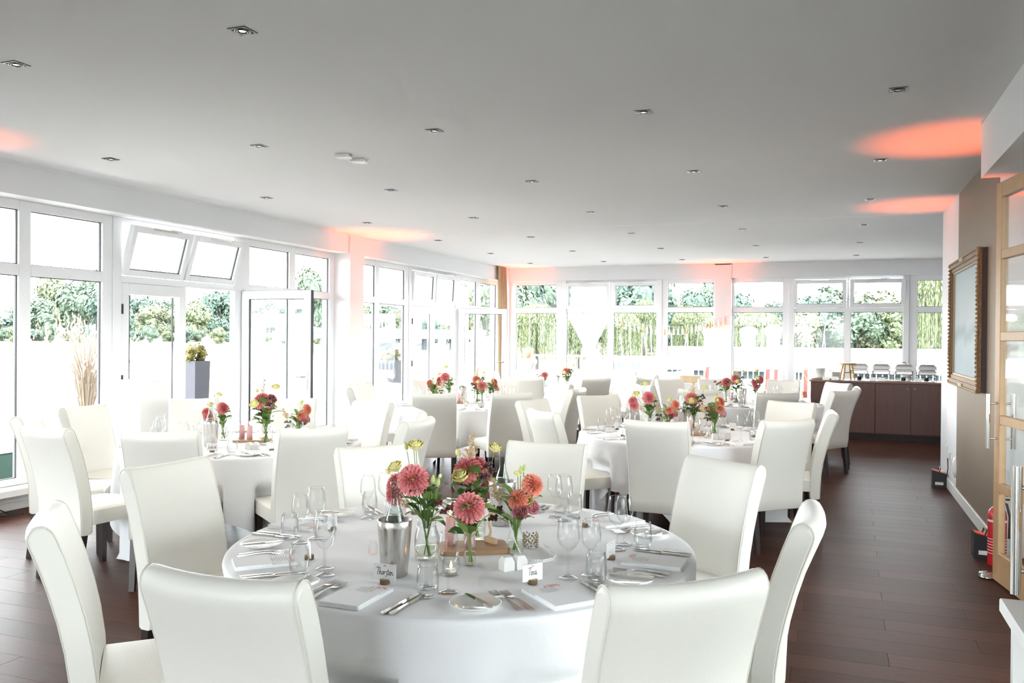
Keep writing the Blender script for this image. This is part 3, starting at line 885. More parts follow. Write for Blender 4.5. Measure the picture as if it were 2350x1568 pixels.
def fork(L=.205):
    h = MB(); hl = L*.60
    pts = [(0, 0, .002, .0095), (0, hl*.15, .003, .0092), (0, hl*.5, .0065, .0055), (0, hl*.85, .008, .0036), (0, hl, .006, .004)]
    vs = []; 
    for x, y, z, w in pts: vs += [(-w, y, z-.001), (w, y, z-.001), (w, y, z+.0016), (-w, y, z+.0016)]
    fs = [(0, 1, 2, 3)]
    for i in range(len(pts)-1):
        for k in range(4): fs.append((i*4+k, i*4+(k+1) % 4, (i+1)*4+(k+1) % 4, (i+1)*4+k))
    h.add(vs, fs, False)
    d = MB(); d.prism([(-.004, 0), (-.011, .012), (-.0125, .03), (.0125, .03), (.011, .012), (.004, 0)], -.0008, .001)
    for k in range(4):
        x = -.0110+k*.00733; d.prism([(x-.0016, .029), (x-.0012, .078), (x+.0012, .078), (x+.0016, .029)], -.0007, .0009)
    for i, (x, y, z) in enumerate(d.v):
        d.v[i] = (x, y+hl-.002, z+.0050-.0035*math.sin(min(1, y/.05)*PI*.6)+max(0, y-.05)*.12)
    return h.mesh('handle', 'steel'), d.mesh('fork_head', 'polished_steel')
FK_H, FK_B = fork()
def napkin():
    n = MB()
    def slab(x0, x1, y0, y1, z0, z1):
        rr = .006; cx, cy_ = (x0+x1)/2, (y0+y1)/2; hw, hh = (x1-x0)/2, (y1-y0)/2
        rings = []
        for z, ins in ((z0, .0012), (z0+(z1-z0)*.35, 0), (z0+(z1-z0)*.65, 0), (z1, .0014)):
            ring_ = []
            for sx, sy, a0 in ((1, 1, 0), (-1, 1, 90), (-1, -1, 180), (1, -1, 270)):
                for k in range(4):
                    a = R(a0+30*k); ring_.append((cx+sx*(hw-rr)+(rr-ins)*math.cos(a), cy_+sy*(hh-rr)+(rr-ins)*math.sin(a), z))
            rings.append(ring_)
        m = 16; vs = [q for r_ in rings for q in r_]
        n.add(vs, [(i*m+k, i*m+(k+1) % m, (i+1)*m+(k+1) % m, (i+1)*m+k) for i in range(3) for k in range(m)], True)
        n.add(rings[3], [tuple(range(m))]); n.add(rings[0], [tuple(range(m))[::-1]])
    slab(-.073, .073, -.108, .108, 0, .0036); slab(-.072, .0725, -.1095, .107, .0036, .0072); slab(-.073, .072, -.1075, .106, .0072, .0106); slab(-.0715, .0715, -.1085, .02, .0106, .0146)
    return n.mesh('napkin', 'napkin_cloth')
NAP_ME = napkin()
# menu card tucked into the napkin's fold: +y end towards the table centre
MENU_ME = MB().box(-.062, .062, -.02, .104, .0108, .0116).mesh('menu_card', 'paper')
_p = MB(); _g = random.Random(3)
for k in range(9):
    y = .075-k*.0085; w = _g.uniform(.018, .04); _p.box(-w, w, y, y+.0022, .0116, .0118)
PRINT_ME = _p.mesh('menu_print', 'grey_print')
_p = MB()
for k in range(26):
    x, y = _g.gauss(.030, .014), _g.gauss(.090, .007); r = _g.uniform(.002, .006)
    x = max(-.055, min(.056, x)); y = max(.075, min(.097, y))
    _p.add([(x+r*math.cos(t*PI/3), y+r*math.sin(t*PI/3), .01175+k*.000002) for t in range(6)], [tuple(range(6))])
FLOR_ME = _p.mesh('floral_print', 'pink_print')
SLICE_ME = MB().lathe([(.0165, 0), (.0172, .004), (.0165, .016)], 14).mesh('bark', 'bark_slice')
SLTOP_ME = MB().add([(.0165*math.cos(2*PI*k/14), .0165*math.sin(2*PI*k/14), .016) for k in range(14)], [tuple(range(14))]).mesh('slice_top', 'slice_wood')
CARD_ME = MB().box(-.040, .040, -.0008, .0008, .010, .066).mesh('card', 'paper')
GLYPH = {'T': ([[(0, 2.0), (.5, 2.12), (1.25, 2.05)], [(.72, 2.05), (.6, 1.2), (.48, .3), (.34, 0)]], 1.0),
 'i': ([[(.05, 1), (0, .3), (.12, 0), (.38, .3)], [(.09, 1.42), (.14, 1.5)]], .42),
 'n': ([[(0, 1), (-.1, 0)], [(-.07, .4), (.2, .95), (.4, .9), (.38, .4), (.42, .05), (.7, .3)]], .75),
 'a': ([[(.55, .85), (.25, 1), (0, .6), (.05, .1), (.3, .05), (.5, .5), (.58, .95), (.52, .2), (.65, 0), (.92, .3)]], .9),
 'h': ([[(.22, 2.0), (0, 0)], [(.05, .5), (.3, 1), (.48, .85), (.45, .3), (.55, 0), (.78, .3)]], .8),
 'o': ([[(.35, 1), (.1, .85), (0, .45), (.15, .05), (.4, .1), (.55, .5), (.45, .9), (.3, 1), (.5, .8), (.75, .85)]], .75),
 'r': ([[(0, .9), (-.05, 0)], [(0, .5), (.2, .95), (.42, .95)]], .5),
 's': ([[(.45, 1), (.2, .95), (.12, .7), (.38, .35), (.3, -.3), (0, -.45)]], .55),
 't': ([[(.28, 1.7), (.1, .2), (.25, 0), (.55, .3)], [(-.1, 1.08), (.55, 1.15)]], .55),
 'e': ([[(.05, .5), (.4, .65), (.4, .95), (.15, .95), (0, .5), (.1, .05), (.35, .05), (.62, .35)]], .65),
 'E': ([[(.8, 1.95), (.3, 2.0), (.15, 1.5), (.5, 1.1), (.1, .8), (.1, .1), (.6, 0), (.85, .2)]], .95),
 'v': ([[(0, 1), (.2, 0), (.45, .95), (.6, .9)]], .6),
 'J': ([[(.2, 2), (.9, 2.05)], [(.65, 2.0), (.55, .6), (.4, -.5), (0, -.4)]], .85),
 'u': ([[(0, 1), (-.02, .2), (.2, 0), (.42, .5), (.5, 1), (.45, .1), (.7, .25)]], .72),
 ' ': ([], .4), 'W': ([[(0, 2), (.2, 0), (.6, 1.4), (.8, 0), (1.3, 2)]], 1.3)}
def name_mesh(word):
    mb = MB(); x = 0; tot = sum(GLYPH[c][1] for c in word); s = min(.0118, .062/tot)
    x = -tot*s/2
    for c in word:
        st, adv = GLYPH[c]
        for k, line in enumerate(st):
            mb.ribbon2d([(x+p[0]*s, .030+p[1]*s) for p in line], s*.17, lambda a, b: (a, -.00095, b))
        x += adv*s
    return mb.mesh('handwritten_name', 'ink')
NAMES = {w: name_mesh(w) for w in ('Tina', 'Thorsten', 'Eva', 'Justin W')}
_p = MB().box(-.005, .005, -.00095, -.0009, .057, .063)
CREST_ME = _p.mesh('crest_print', 'pink_print')
ARROW_ME = MB().box(-.028, -.016, -.00095, -.0009, .0595, .0602).box(.016, .028, -.00095, -.0009, .0595, .0602).mesh('arrow_print', 'grey_print')

def solid(name, meshes, loc, rz):
    """thing made of named part meshes"""
    t = empty(name, loc, rz)
    for pn, me in meshes: inst(pn, me, t)
    return t
def setting(tb, chair, who, name=None, full=True, labels=None):
    """one place: local x = diner's right, local y = outwards from the table centre"""
    cx, cy_, Rr = TABLES[tb]
    a = math.atan2(chair[2]-cy_, chair[1]-cx)
    o = Vector((math.cos(a), math.sin(a))); rt = Vector((-o.y, o.x)) * 1.0
    f = -o; rt = Vector((f.y, -f.x))
    k = Rr/.90 if Rr < .9 else 1
    jit = random.Random(int(chair[1]*100)*7+int(chair[2]*100))
    def gap(q): return abs((math.atan2(q[2]-cy_, q[1]-cx)-a+PI) % (2*PI)-PI)
    gp = min(gap(q) for q in chair_of[tb] if q is not chair)
    kx = max(.74, min(1.0, gp/R(42)))
    def P(x, y, z=0):
        x = x*kx
        q = Vector((cx, cy_)) + rt*(x+jit.uniform(-.003, .003)) + o*(y*k+jit.uniform(-.004, .004)); return (q.x, q.y, TT+.0012+z)
    rin = math.atan2(f.y, f.x)-PI/2            # local +y points to the table centre
    def lab(obj, text, cat, grp):
        tag(obj, text + ' at ' + who if tb == 'T1' else text + ' on ' + who, cat, grp)
    n = empty('folded_napkin', P(0, .765), rin+R(jit.uniform(-3, 3)))
    n.scale = (kx, 1, 1)
    inst('cloth', NAP_ME, n); mc = inst('menu_card', MENU_ME, n); inst('menu_print', PRINT_ME, mc); inst('floral_print', FLOR_ME, mc)
    lab(n, 'folded white napkin holding a menu card', 'napkin', 'napkins with menu cards')
    jk, jf = R(jit.uniform(-3, 3)), R(jit.uniform(-4, 4))
    for i, (x, nm) in enumerate(((.150, 'inner'), (.178, 'outer'))):
        kn = solid('table_knife', (('handle', KN_H), ('blade', KN_B)), P(x, .868), rin+jk)
        lab(kn, nm+' steel table knife', 'knife', 'table knives')
    for i, (x, nm) in enumerate(((-.125, 'inner'), (-.125-.033/kx, 'outer'))):
        fk = solid('table_fork', (('handle', FK_H), ('fork_head', FK_B)), P(x, .845-.012*i), rin+jf)
        lab(fk, nm+' steel fork', 'fork', 'table forks')
    pp = P(-.262, .735)
    tight = gp < R(33)
    if not tight: pl = inst('bread_plate', PLATE_ME, None, pp); lab(pl, 'round white bread plate', 'plate', 'bread plates')
    if not tight: bk = solid('butter_knife', (('handle', BK_H), ('blade', BK_B)), (pp[0]+.02*rt.x+.078*o.x, pp[1]+.02*rt.y+.078*o.y, pp[2]+.0148), rin+R(8+jit.uniform(-6, 6)))
    if not tight: lab(bk, 'butter knife lying across the bread plate', 'knife', 'butter knives')
    g1 = inst('wine_glass', WG_A, None, P(.145, .585)); lab(g1, 'larger stemmed wine glass', 'wine glass', 'wine glasses')
    g2 = inst('wine_glass', WG_B, None, P(.145+.088/kx, .595)); lab(g2, 'smaller stemmed wine glass', 'wine glass', 'wine glasses')
    g3 = inst('water_glass', TUM, None, P(.150+.05/kx, .675)); lab(g3, 'stemless water tumbler', 'glass', 'water tumblers')
    c = empty('place_card', P(.0, .60), rin+R(jit.uniform(-8, 8)))
    sl = inst('log_slice', SLICE_ME, c); inst('slice_top', SLTOP_ME, sl)
    cd = inst('card', CARD_ME, c)
    inst('crest_print', CREST_ME, cd); inst('arrow_print', ARROW_ME, cd)
    if name: inst('handwritten_name', NAMES[name], cd)
    if name: tag(c, 'white name card reading %s in a log slice' % name, 'name card', 'name cards')
    else: lab(c, 'white name card in log slice', 'name card', 'name cards')
NM = {('T1', 0): 'Thorsten', ('T1', 7): 'Tina', ('T2', 1): 'Eva', ('T2', 3): 'Justin W'}
for tb, lst in chair_of.items():
    for k, ch in enumerate(lst):
        setting(tb, ch, SEATS1[k] if tb == 'T1' else TNAME[tb], NM.get((tb, k)))

# ------------------------------------------------------------------ flowers
def dahlia_me(mat, r=.05):
    """ball of short cupped petals in overlapping rings"""
    mb = MB(); g = random.Random(5)
    for ring_ in range(9):
        n = (6, 9, 12, 15, 17, 18, 18, 17, 15)[ring_]; th = R(10+ring_*11.5)
        for k in range(n):
            a = 2*PI*(k+.5*(ring_ % 2))/n+g.uniform(-.06, .06)
            nr = Vector((math.sin(th)*math.cos(a), math.sin(th)*math.sin(a), math.cos(th)))
            tg = Vector((math.cos(th)*math.cos(a), math.cos(th)*math.sin(a), -math.sin(th)))
            sd = Vector((-math.sin(a), math.cos(a), 0))
            fl = .10+.085*ring_
            d = (nr*(1-fl*.55)+tg*fl).normalized(); up = sd.cross(d).normalized()
            if up.dot(nr) < 0: up = -up
            b = Vector((nr.x*.50, nr.y*.50, nr.z*.30))*r
            L = r*(.34+.028*ring_)*g.uniform(.92, 1.08); w = r*(.085+.010*ring_)
            def q(t, s): return b+d*(L*t)+sd*(s*w*(.55, 1.0, .8, 0)[int(round(t*3))])+up*(abs(s)*w*.55+L*.10*t*t)
            v = [q(0, -1), q(0, 0), q(0, 1), q(1/3, -1), q(1/3, 0), q(1/3, 1), q(2/3, -1), q(2/3, 0), q(2/3, 1), q(1, 0)]
            mb.add(v, [(0, 1, 4, 3), (1, 2, 5, 4), (3, 4, 7, 6), (4, 5, 8, 7), (6, 7, 9), (7, 8, 9)])
    mb.ball((0, 0, 0), r*.42, 8, 6, .6)
    return mb.mesh('flower_head', mat)
DAH = [dahlia_me('dahlia_pink'), dahlia_me('dahlia_coral')]
EYE = MB().ball((0, 0, .0165), .006, 8, 5, .7).mesh('flower_eye', 'flower_eye')
def rose_me(mat, r=.026):
    mb = MB(); g = random.Random(9)
    for ring_, (n, rad, h, tw) in enumerate(((5, 1.0, .9, 0), (5, .78, 1.15, .6), (4, .55, 1.3, .2), (3, .32, 1.35, .9))):
        for k in range(n):
            a = 2*PI*k/n+tw; da = 2.0*PI/n*.72
            v = []
            for t in (0, .5, 1.0):
                for s in (-1, 0, 1):
                    rr = r*rad*(.35+.65*math.sin(PI*.5*min(1, t*1.3)))*(1.12 if t == 1 and ring_ == 0 else 1)
                    v.append((rr*math.cos(a+s*da*(.5+.5*t)), rr*math.sin(a+s*da*(.5+.5*t)), r*h*t*(1.0 if s == 0 else .9)))
            mb.add(v, [(0, 1, 4, 3), (1, 2, 5, 4), (3, 4, 7, 6), (4, 5, 8, 7)], True)
    return mb.mesh('flower_head', mat)
LIS, ROSE = rose_me('yellow_petal'), rose_me('rose_petal', .028)
BUD = MB().lathe([(.001, 0), (.006, .004), (.0085, .013), (.006, .024), (.001, .034)], 8).mesh('bud', 'bud_green')
YBUD = MB().lathe([(.001, 0), (.008, .004), (.011, .013), (.008, .024), (.001, .030)], 8).mesh('bud', 'yellow_petal')
def plume_me(L=.11):
    mb = MB(); g = random.Random(12)
    mb.tube([(0, 0, -.02), (0, 0, L)], .0012, 4)
    for k in range(34):
        t = g.uniform(.05, .95); a = g.uniform(0, 2*PI); l_ = .040*(1-t)*g.uniform(.6, 1.1)+.008
        d = Vector((math.cos(a)*.75, math.sin(a)*.75, .65)); b = Vector((0, 0, L*t)); e = b+d*l_
        mb.tube([b, e], .0006, 3, cap=False)
        for q in range(9):
            p = b+d*l_*(q+1)/9; s = .0042
            o = Vector((g.uniform(-1, 1), g.uniform(-1, 1), g.uniform(-1, 1)))*.004
            u = Vector((g.uniform(-1, 1), g.uniform(-1, 1), g.uniform(-1, 1))).normalized()*s; w = u.orthogonal().normalized()*s*.7
            mb.add([p+o-u, p+o+w, p+o+u, p+o-w], [(0, 1, 2, 3)])
    return mb.mesh('plume', 'plume_cream')
PLUME = plume_me()
def leaf_me(L, w, mat):
    mb = MB(); v = []; ts = (0, .25, .55, .8, 1)
    for t in ts:
        ww = w*math.sin(PI*min(1, .06+t*.94))**.8; z = .22*L*math.sin(t*PI*.75)
        v += [(-ww, L*t, z+ww*.28), (0, L*t, z), (ww, L*t, z+ww*.28)]
    f = []
    for i in range(4): f += [(i*3, i*3+1, i*3+4, i*3+3), (i*3+1, i*3+2, i*3+5, i*3+4)]
    return mb.add(v, f, True).mesh('leaf', mat)
LEAVES = [leaf_me(.055, .017, 'leaf_green'), leaf_me(.048, .019, 'leaf_green'), leaf_me(.06, .011, 'leaf_light'), leaf_me(.042, .015, 'leaf_light')]
def berries_me(mat):
    mb = MB(); g = random.Random(2)
    for k in range(7):
        a = 2*PI*k/7; mb.ball((.012*math.cos(a)*g.uniform(.4, 1.2), .012*math.sin(a)*g.uniform(.4, 1.2), g.uniform(-.008, .010)), .0062, 7, 5)
    return mb.mesh('berries', mat)
BER, BERR = berries_me('berry_dark'), berries_me('berry_red')

VASES = {
 'jar': [(.001, .002), (.040, .002), (.044, .006), (.045, .018), (.045, .085), (.041, .100), (.034, .112), (.034, .140), (.0365, .142), (.0355, .144), (.032, .142)],
 'tube': [(.001, .002), (.020, .002), (.022, .006), (.022, .075), (.021, .085), (.013, .105), (.012, .125), (.0145, .128), (.013, .130), (.011, .128)],
 'bell': [(.001, .002), (.026, .002), (.031, .006), (.033, .03), (.029, .065), (.020, .09), (.019, .104), (.022, .108), (.0205, .109), (.018, .106)],
}
VASE_ME = {k: MB().lathe(p, 22).mesh('vase', 'clear_glass') for k, p in VASES.items()}
WATER_ME = {k: MB().lathe([(.001, .005), (p[2][0]-.003, .007)] + [(r-.0025, z) for r, z in p[3:5]] + [(p[4][0]-.003, .055), (.001, .055)] if False else [(.001, .006), (p[3][0]-.004, .008), (p[3][0]-.0035, .05), (.001, .05)], 16).mesh('water', 'vase_water') for k, p in VASES.items()}
FACE = Vector((.25, -.9, .35))
def aim(d, roll=0):
    """euler that turns local +z to d"""
    return Vector(d).normalized().to_track_quat('Z', 'Y').to_euler()
def bouquet(loc, vase, heads, leaves, seed):
    """heads: (kind, x, y, z, scale, facing) relative to the vase foot"""
    g = random.Random(seed)
    t = empty('flower_vase', loc)
    vs = inst('vase', VASE_ME[vase], t); inst('water', WATER_ME[vase], t)
    neck = VASES[vase][-1][1]; nr = VASES[vase][-1][0]*.6
    for kind, x, y, z, s, fc in heads:
        d = Vector(fc).normalized()
        p = Vector((x, y, z))
        h = None
        if kind in ('dahlia', 'coral'):
            h = inst('flower_head', DAH[kind == 'coral'], t, p, aim(d), s); inst('flower_eye', EYE, h)
        elif kind == 'lis': h = inst('flower_head', LIS, t, p, aim(d), s)
        elif kind == 'rose': h = inst('flower_head', ROSE, t, p, aim(d), s)
        elif kind == 'bud': h = inst('bud', BUD, t, p, aim(d), s)
        elif kind == 'ybud': h = inst('bud', YBUD, t, p, aim(d), s)
        elif kind == 'plume': h = inst('plume', PLUME, t, p, aim(d), s); h['kind'] = 'stuff'
        elif kind == 'berry': h = inst('berries', BER, t, p, aim(d), s)
        elif kind == 'berryr': h = inst('berries', BERR, t, p, aim(d), s)
        a = math.atan2(y, x) if abs(x)+abs(y) > 1e-4 else 0
        e = p-d*.004
        nk = Vector((nr*math.cos(a), nr*math.sin(a), neck)); ft = Vector((-nr*.8*math.cos(a)+g.uniform(-.006, .006), -nr*.8*math.sin(a)+g.uniform(-.006, .006), .012))
        mid = (e+nk)/2+Vector((x*.12, y*.12, .012))
        MB().tube([ft, nk, mid, e], .0016, 5).obj('stem', 'stem_green', t)
    for i in range(leaves):
        a = g.uniform(0, 2*PI); z = neck+g.uniform(-.015, .11); rr = g.uniform(.008, .035)
        o = inst('leaf', LEAVES[g.randrange(4)], t, (rr*math.cos(a), rr*math.sin(a), z), (g.uniform(-.3, .8), g.uniform(-.4, .4), a-PI/2), g.uniform(1.0, 1.7))
        MB().tube([(nr*.3*math.cos(a), nr*.3*math.sin(a), neck-.03), (rr*math.cos(a), rr*math.sin(a), z)], .0012, 4).obj('stem', 'stem_green', t)
    return t
C_ = (.35, -.93, .25)       # towards the near side of the table
B1 = bouquet((-1.40, 2.80, TT+.0015), 'jar', [('dahlia', -.032, -.05, .295, 1.28, C_), ('dahlia', -.150, .03, .262, .95, (-.7, -.5, .5)), ('dahlia', -.145, .015, .222, .95, (-.6, -.7, .1)),
     ('lis', -.047, 0, .400, 1.1, (.1, -.3, .9)), ('bud', -.085, 0, .395, .95, (-.2, 0, 1)), ('bud', -.062, .01, .405, .8, (0, 0, 1)), ('lis', -.124, 0, .318, 1.05, (-.3, -.4, .8)), ('ybud', -.150, -.01, .305, .8, (-.6, -.2, .6)),
     ('bud', .03, -.02, .280, 1.1, (.2, -.1, 1)), ('bud', .045, -.01, .268, 1.0, (.3, 0, 1)), ('plume', -.06, .0, .170, .7, (-.5, -.3, .6)), ('ybud', .05, 0, .30, .6, (.3, 0, 1))], 26, 1)
tag(B1, 'glass jar of pink dahlias and yellow lisianthus beside the Thorsten card wine cooler', 'flower vase', 'table flowers')
B2 = bouquet((-1.215, 2.775, TT+.0015), 'tube', [('dahlia', .008, -.03, .212, 1.25, (.2, -.92, .3)), ('berryr', -.125, 0, .218, 1.0, (0, 0, 1)), ('berryr', -.085, .01, .200, 1.0, (0, 0, 1)), ('berryr', -.06, 0, .212, 1.1, (0, 0, 1)), ('berryr', -.10, -.01, .188, .9, (0, 0, 1)), ('berryr', -.045, -.015, .19, .9, (0, 0, 1))], 18, 2)
tag(B2, 'slim bottle vase with one pink dahlia and berry branch before the wooden board', 'flower vase', 'table flowers')
B3 = bouquet((-1.124, 3.0, TT+.0015), 'bell', [('coral', .066, 0, .262, 1.0, (.9, -.35, .3)), ('coral', .02, -.035, .212, .92, (-.1, -.75, .6)), ('lis', .042, -.01, .200, 1.0, (.4, -.7, .5)), ('rose', .034, -.04, .168, 1.05, (.2, -.9, .2)), ('rose', .052, .0, .175, 1.0, (.7, -.5, .3)),
     ('bud', .017, 0, .300, 1.0, (0, 0, 1)), ('bud', .028, .005, .312, .85, (.1, 0, 1)), ('lis', .005, 0, .295, .55, (-.2, 0, 1)), ('ybud', .03, 0, .268, .9, (.2, 0, 1)), ('plume', -.085, .04, .165, 1.0, (-.35, .1, 1)), ('berry', -.10, 0, .165, .9, (0, 0, 1)), ('berry', -.068, .0, .166, .9, (0, 0, 1)), ('berry', -.088, -.01, .130, 1.2, (0, 0, 1)), ('berryr', -.01, 0, .23, .8, (0, 0, 1))], 20, 3)
tag(B3, 'small glass vase of coral dahlias and pink roses trailing a lace ribbon', 'flower vase', 'table flowers')
B4 = bouquet((-1.352, 3.13, TT+.0015), 'jar', [('dahlia', -.025, -.02, .285, 1.3, (-.1, -.75, .65)), ('dahlia', .002, .045, .298, .9, (.4, .4, .7)), ('lis', -.03, -.055, .248, 1.35, (-.1, -.5, .85)), ('plume', -.015, -.01, .295, 1.2, (.05, 0, 1)), ('ybud', -.06, -.02, .335, 1.1, (-.3, 0, .9)),
     ('lis', .085, .0, .362, 1.0, (.3, -.2, .9)), ('berry', .068, -.02, .310, 1.2, (0, 0, 1)), ('berry', .085, -.01, .29, 1.0, (0, 0, 1)), ('berry', .05, -.02, .265, 1.1, (0, 0, 1)), ('berry', -.01, -.04, .205, .9, (0, 0, 1)), ('berryr', .06, -.03, .235, 1.0, (0, 0, 1)), ('bud', .01, -.03, .24, 1.2, (0, 0, 1)), ('rose', .05, 0, .25, .7, (.4, -.5, .6))], 30, 4)
tag(B4, 'tall jar of pink dahlia, yellow lisianthus and cream plume behind the wooden board', 'flower vase', 'table flowers')

# ------------------------------------------------------------------ things in the middle of the tables
def cooler_meshes():
    out = MB().lathe([(.001, 0), (.043, 0), (.046, .004), (.053, .10), (.0585, .165), (.060, .190), (.0590, .1915), (.0565, .190), (.049, .10), (.042, .012), (.001, .010)], 30).mesh('wine_cooler', 'brushed_steel')
    bt = MB().lathe([(.001, .0), (.034, .0), (.0365, .006), (.0365, .150), (.034, .175), (.022, .215), (.0155, .235), (.0138, .262), (.0138, .285)], 22).mesh('glass_body', 'bottle_glass')
    nk = MB().lathe([(.0150, .285), (.0165, .288), (.0165, .305), (.0145, .309), (.012, .307)], 20).mesh('bottle_lip', 'clear_glass')
    wt = MB().lathe([(.001, .006), (.034, .008), (.034, .150), (.031, .172), (.024, .195), (.001, .195)], 18).mesh('water', 'vase_water')
    return out, bt, nk, wt
CO_ME, BT_ME, NK_ME, WT_ME = cooler_meshes()
def cooler(x, y, lab_c, lab_b):
    o = inst('wine_cooler', CO_ME, None, (x, y, TT+.0015)); tag(o, lab_c, 'wine cooler', 'steel wine coolers')
    b = empty('water_bottle', (x, y, TT+.0125)); inst('glass_body', BT_ME, b); inst('bottle_lip', NK_ME, b); inst('water', WT_ME, b)
    tag(b, lab_b, 'bottle', 'bottles in coolers')
cooler(-1.405, 2.565, 'brushed steel wine cooler right behind the Thorsten card', 'clear glass water bottle in the cooler behind the Thorsten card')
cooler(-1.35, 3.43, 'brushed steel wine cooler behind the wooden board, Tina table', 'clear glass water bottle in the cooler behind the wooden board')
cooler(-4.26, 4.99, 'brushed steel wine cooler on ' + TNAME['T2'], 'clear glass water bottle in the cooler on ' + TNAME['T2'])
for dx, dy, w in ((0, 0, 'first'), (.02, .24, 'second')):
    cooler(-1.295+dx, 7.58+dy*.75, w.replace('first', 'nearer').replace('second', 'farther')+' steel wine cooler on the aisle table, seen from the Tina table', w.replace('first', 'nearer').replace('second', 'farther')+' bottle in a cooler on the aisle table, seen from Tina table')
cooler(-1.085, 10.95, 'brushed steel wine cooler on ' + TNAME['T6'], 'clear glass water bottle in the cooler on ' + TNAME['T6'])
cooler(-4.38, 9.72, 'brushed steel wine cooler on ' + TNAME['T4'], 'clear glass water bottle in the cooler on ' + TNAME['T4'])
cooler(-4.17, 12.98, 'brushed steel wine cooler on ' + TNAME['T5'], 'clear glass water bottle in the cooler on ' + TNAME['T5'])

# wooden board with table number and two pillar candles
def rounded(w, h, r, n=5):
    p = []
    for cx, cy_, a0 in ((w-r, h-r, 0), (-w+r, h-r, 90), (-w+r, -h+r, 180), (w-r, -h+r, 270)):
        for k in range(n+1):
            a = R(a0+90*k/n); p.append((cx+r*math.cos(a), cy_+r*math.sin(a)))
    return p
BOARD_ME = MB().prism(rounded(.135, .085, .03), 0, .016).mesh('serving_board', 'board_wood')
STAND_ME = MB().rbox(-.035, .035, -.011, .011, 0, .020, .002).mesh('stand_block', 'pale_wood')
def number_me():
    mb = MB()
    pts = [(.022, 0), (.006, .01), (.000, .03), (.012, .05), (.016, .075), (.006, .10), (-.012, .105), (-.02, .09)]
    for a, b in zip(pts, pts[1:]):
        L = math.hypot(b[0]-a[0], b[1]-a[1]); nx, ny = -(b[1]-a[1])/L*.006, (b[0]-a[0])/L*.006
        q = [(a[0]+nx, a[1]+ny), (a[0]-nx, a[1]-ny), (b[0]-nx, b[1]-ny), (b[0]+nx, b[1]+ny)]
        v = [(x, -.002, z+.018) for x, z in q]+[(x, .002, z+.018) for x, z in q]
        mb.add(v, [(0, 1, 2, 3), (7, 6, 5, 4), (0, 4, 5, 1), (1, 5, 6, 2), (2, 6, 7, 3), (3, 7, 4, 0)])
    return mb.mesh('number_cutout', 'pale_wood')
NUM_ME = number_me()
def candle_me(r, h): return MB().lathe([(.001, 0), (r, 0), (r, h-.003), (r-.003, h), (r*.5, h-.004), (.001, h-.005)], 24).mesh('wax', 'candle_pink')
WAX_ME = candle_me(.021, .105)
WICK_ME = MB().cyl((0, 0, .10), .0012, 0, .012, 5).mesh('wick', 'wick')
FLAME_ME = MB().lathe([(.0005, .110), (.0045, .117), (.0050, .122), (.003, .132), (.0004, .142)], 10).mesh('flame', 'flame')
CUP_ME = MB().lathe([(.001, .002), (.026, .002), (.030, .005), (.031, .04), (.029, .062), (.0283, .0625), (.0275, .06), (.029, .04), (.027, .01), (.001, .008)], 22).mesh('candle_cup', 'clear_glass')
def pillar_candle(x, y, z, label):
    c = empty('pillar_candle', (x, y, z)); inst('wax', WAX_ME, c); inst('wick', WICK_ME, c); inst('flame', FLAME_ME, c)
    tag(c, label, 'candle', 'lit pink candles')
TL_WAX = MB().lathe([(.001, 0), (.018, 0), (.018, .012), (.001, .011)], 18).mesh('wax', 'porcelain')
TL_FLM = MB().lathe([(.0005, .013), (.0045, .019), (.0048, .023), (.003, .031), (.0004, .040)], 10).mesh('flame', 'flame')
def tealight(x, y, label):
    c = empty('tealight', (x, y, TT+.0015)); inst('glass_cup', CUP_ME, c); inst('wax', TL_WAX, c, (0, 0, .0095)); inst('flame', TL_FLM, c, (0, 0, .0095))
    tag(c, label, 'tealight', 'tealights in glass cups')
SHAKER = MB().add([(sx*.021, sy*.021, 0) for sx, sy in ((-1, -1), (1, -1), (1, 1), (-1, 1))] + [(sx*.021, sy*.021, .03) for sx, sy in ((-1, -1), (1, -1), (1, 1), (-1, 1))] + [(sx*.014, sy*.014, .047) for sx, sy in ((-1, -1), (1, -1), (1, 1), (-1, 1))] + [(sx*.009, sy*.009, .049) for sx, sy in ((-1, -1), (1, -1), (1, 1), (-1, 1))],
    [(3, 2, 1, 0)] + [(b+k, b+(k+1) % 4, b+4+(k+1) % 4, b+4+k) for b in (0, 4, 8) for k in range(4)] + [(12, 13, 14, 15)]).mesh('shaker', 'porcelain')
def shakers(x, y, rz, who):
    c, s = math.cos(rz), math.sin(rz)
    for k, nm in ((-1, 'salt'), (1, 'pepper')):
        o = inst(nm+'_shaker', SHAKER, None, (x+c*.026*k, y+s*.026*k, TT+.0015), (0, 0, rz))
        tag(o, 'square white porcelain %s shaker on %s' % (nm, who), 'shaker', 'salt and pepper shakers')
def board_set(x, y, rz, tb, both=True):
    z0 = TT+.0015
    b = inst('serving_board', BOARD_ME, None, (x, y, z0), (0, 0, rz)); tag(b, 'small brown wooden board at the middle of '+TNAME[tb], 'board', 'wooden boards')
    c, s = math.cos(rz), math.sin(rz)
    n = empty('table_number', (x+c*.075-s*.03, y+s*.075+c*.03, z0+.0162), rz+PI/2+.4); inst('stand_block', STAND_ME, n); inst('number_cutout', NUM_ME, n)
    tag(n, 'wooden table number on the board of '+TNAME[tb], 'table number', 'wooden table numbers')
    pillar_candle(x-c*.015+s*.02, y-s*.015-c*.02, z0+.0162, 'lit pink pillar candle on the board of '+TNAME[tb]+(', inner' if both else ''))
    if both: pillar_candle(x-c*.085-s*.03, y-s*.085+c*.03, z0+.0162, 'lit pink pillar candle on the board of '+TNAME[tb]+', outer')
board_set(-1.295, 2.985, R(32), 'T1')
tealight(-1.225, 2.637, 'lit tealight in a glass cup between the Tina and Thorsten cards')
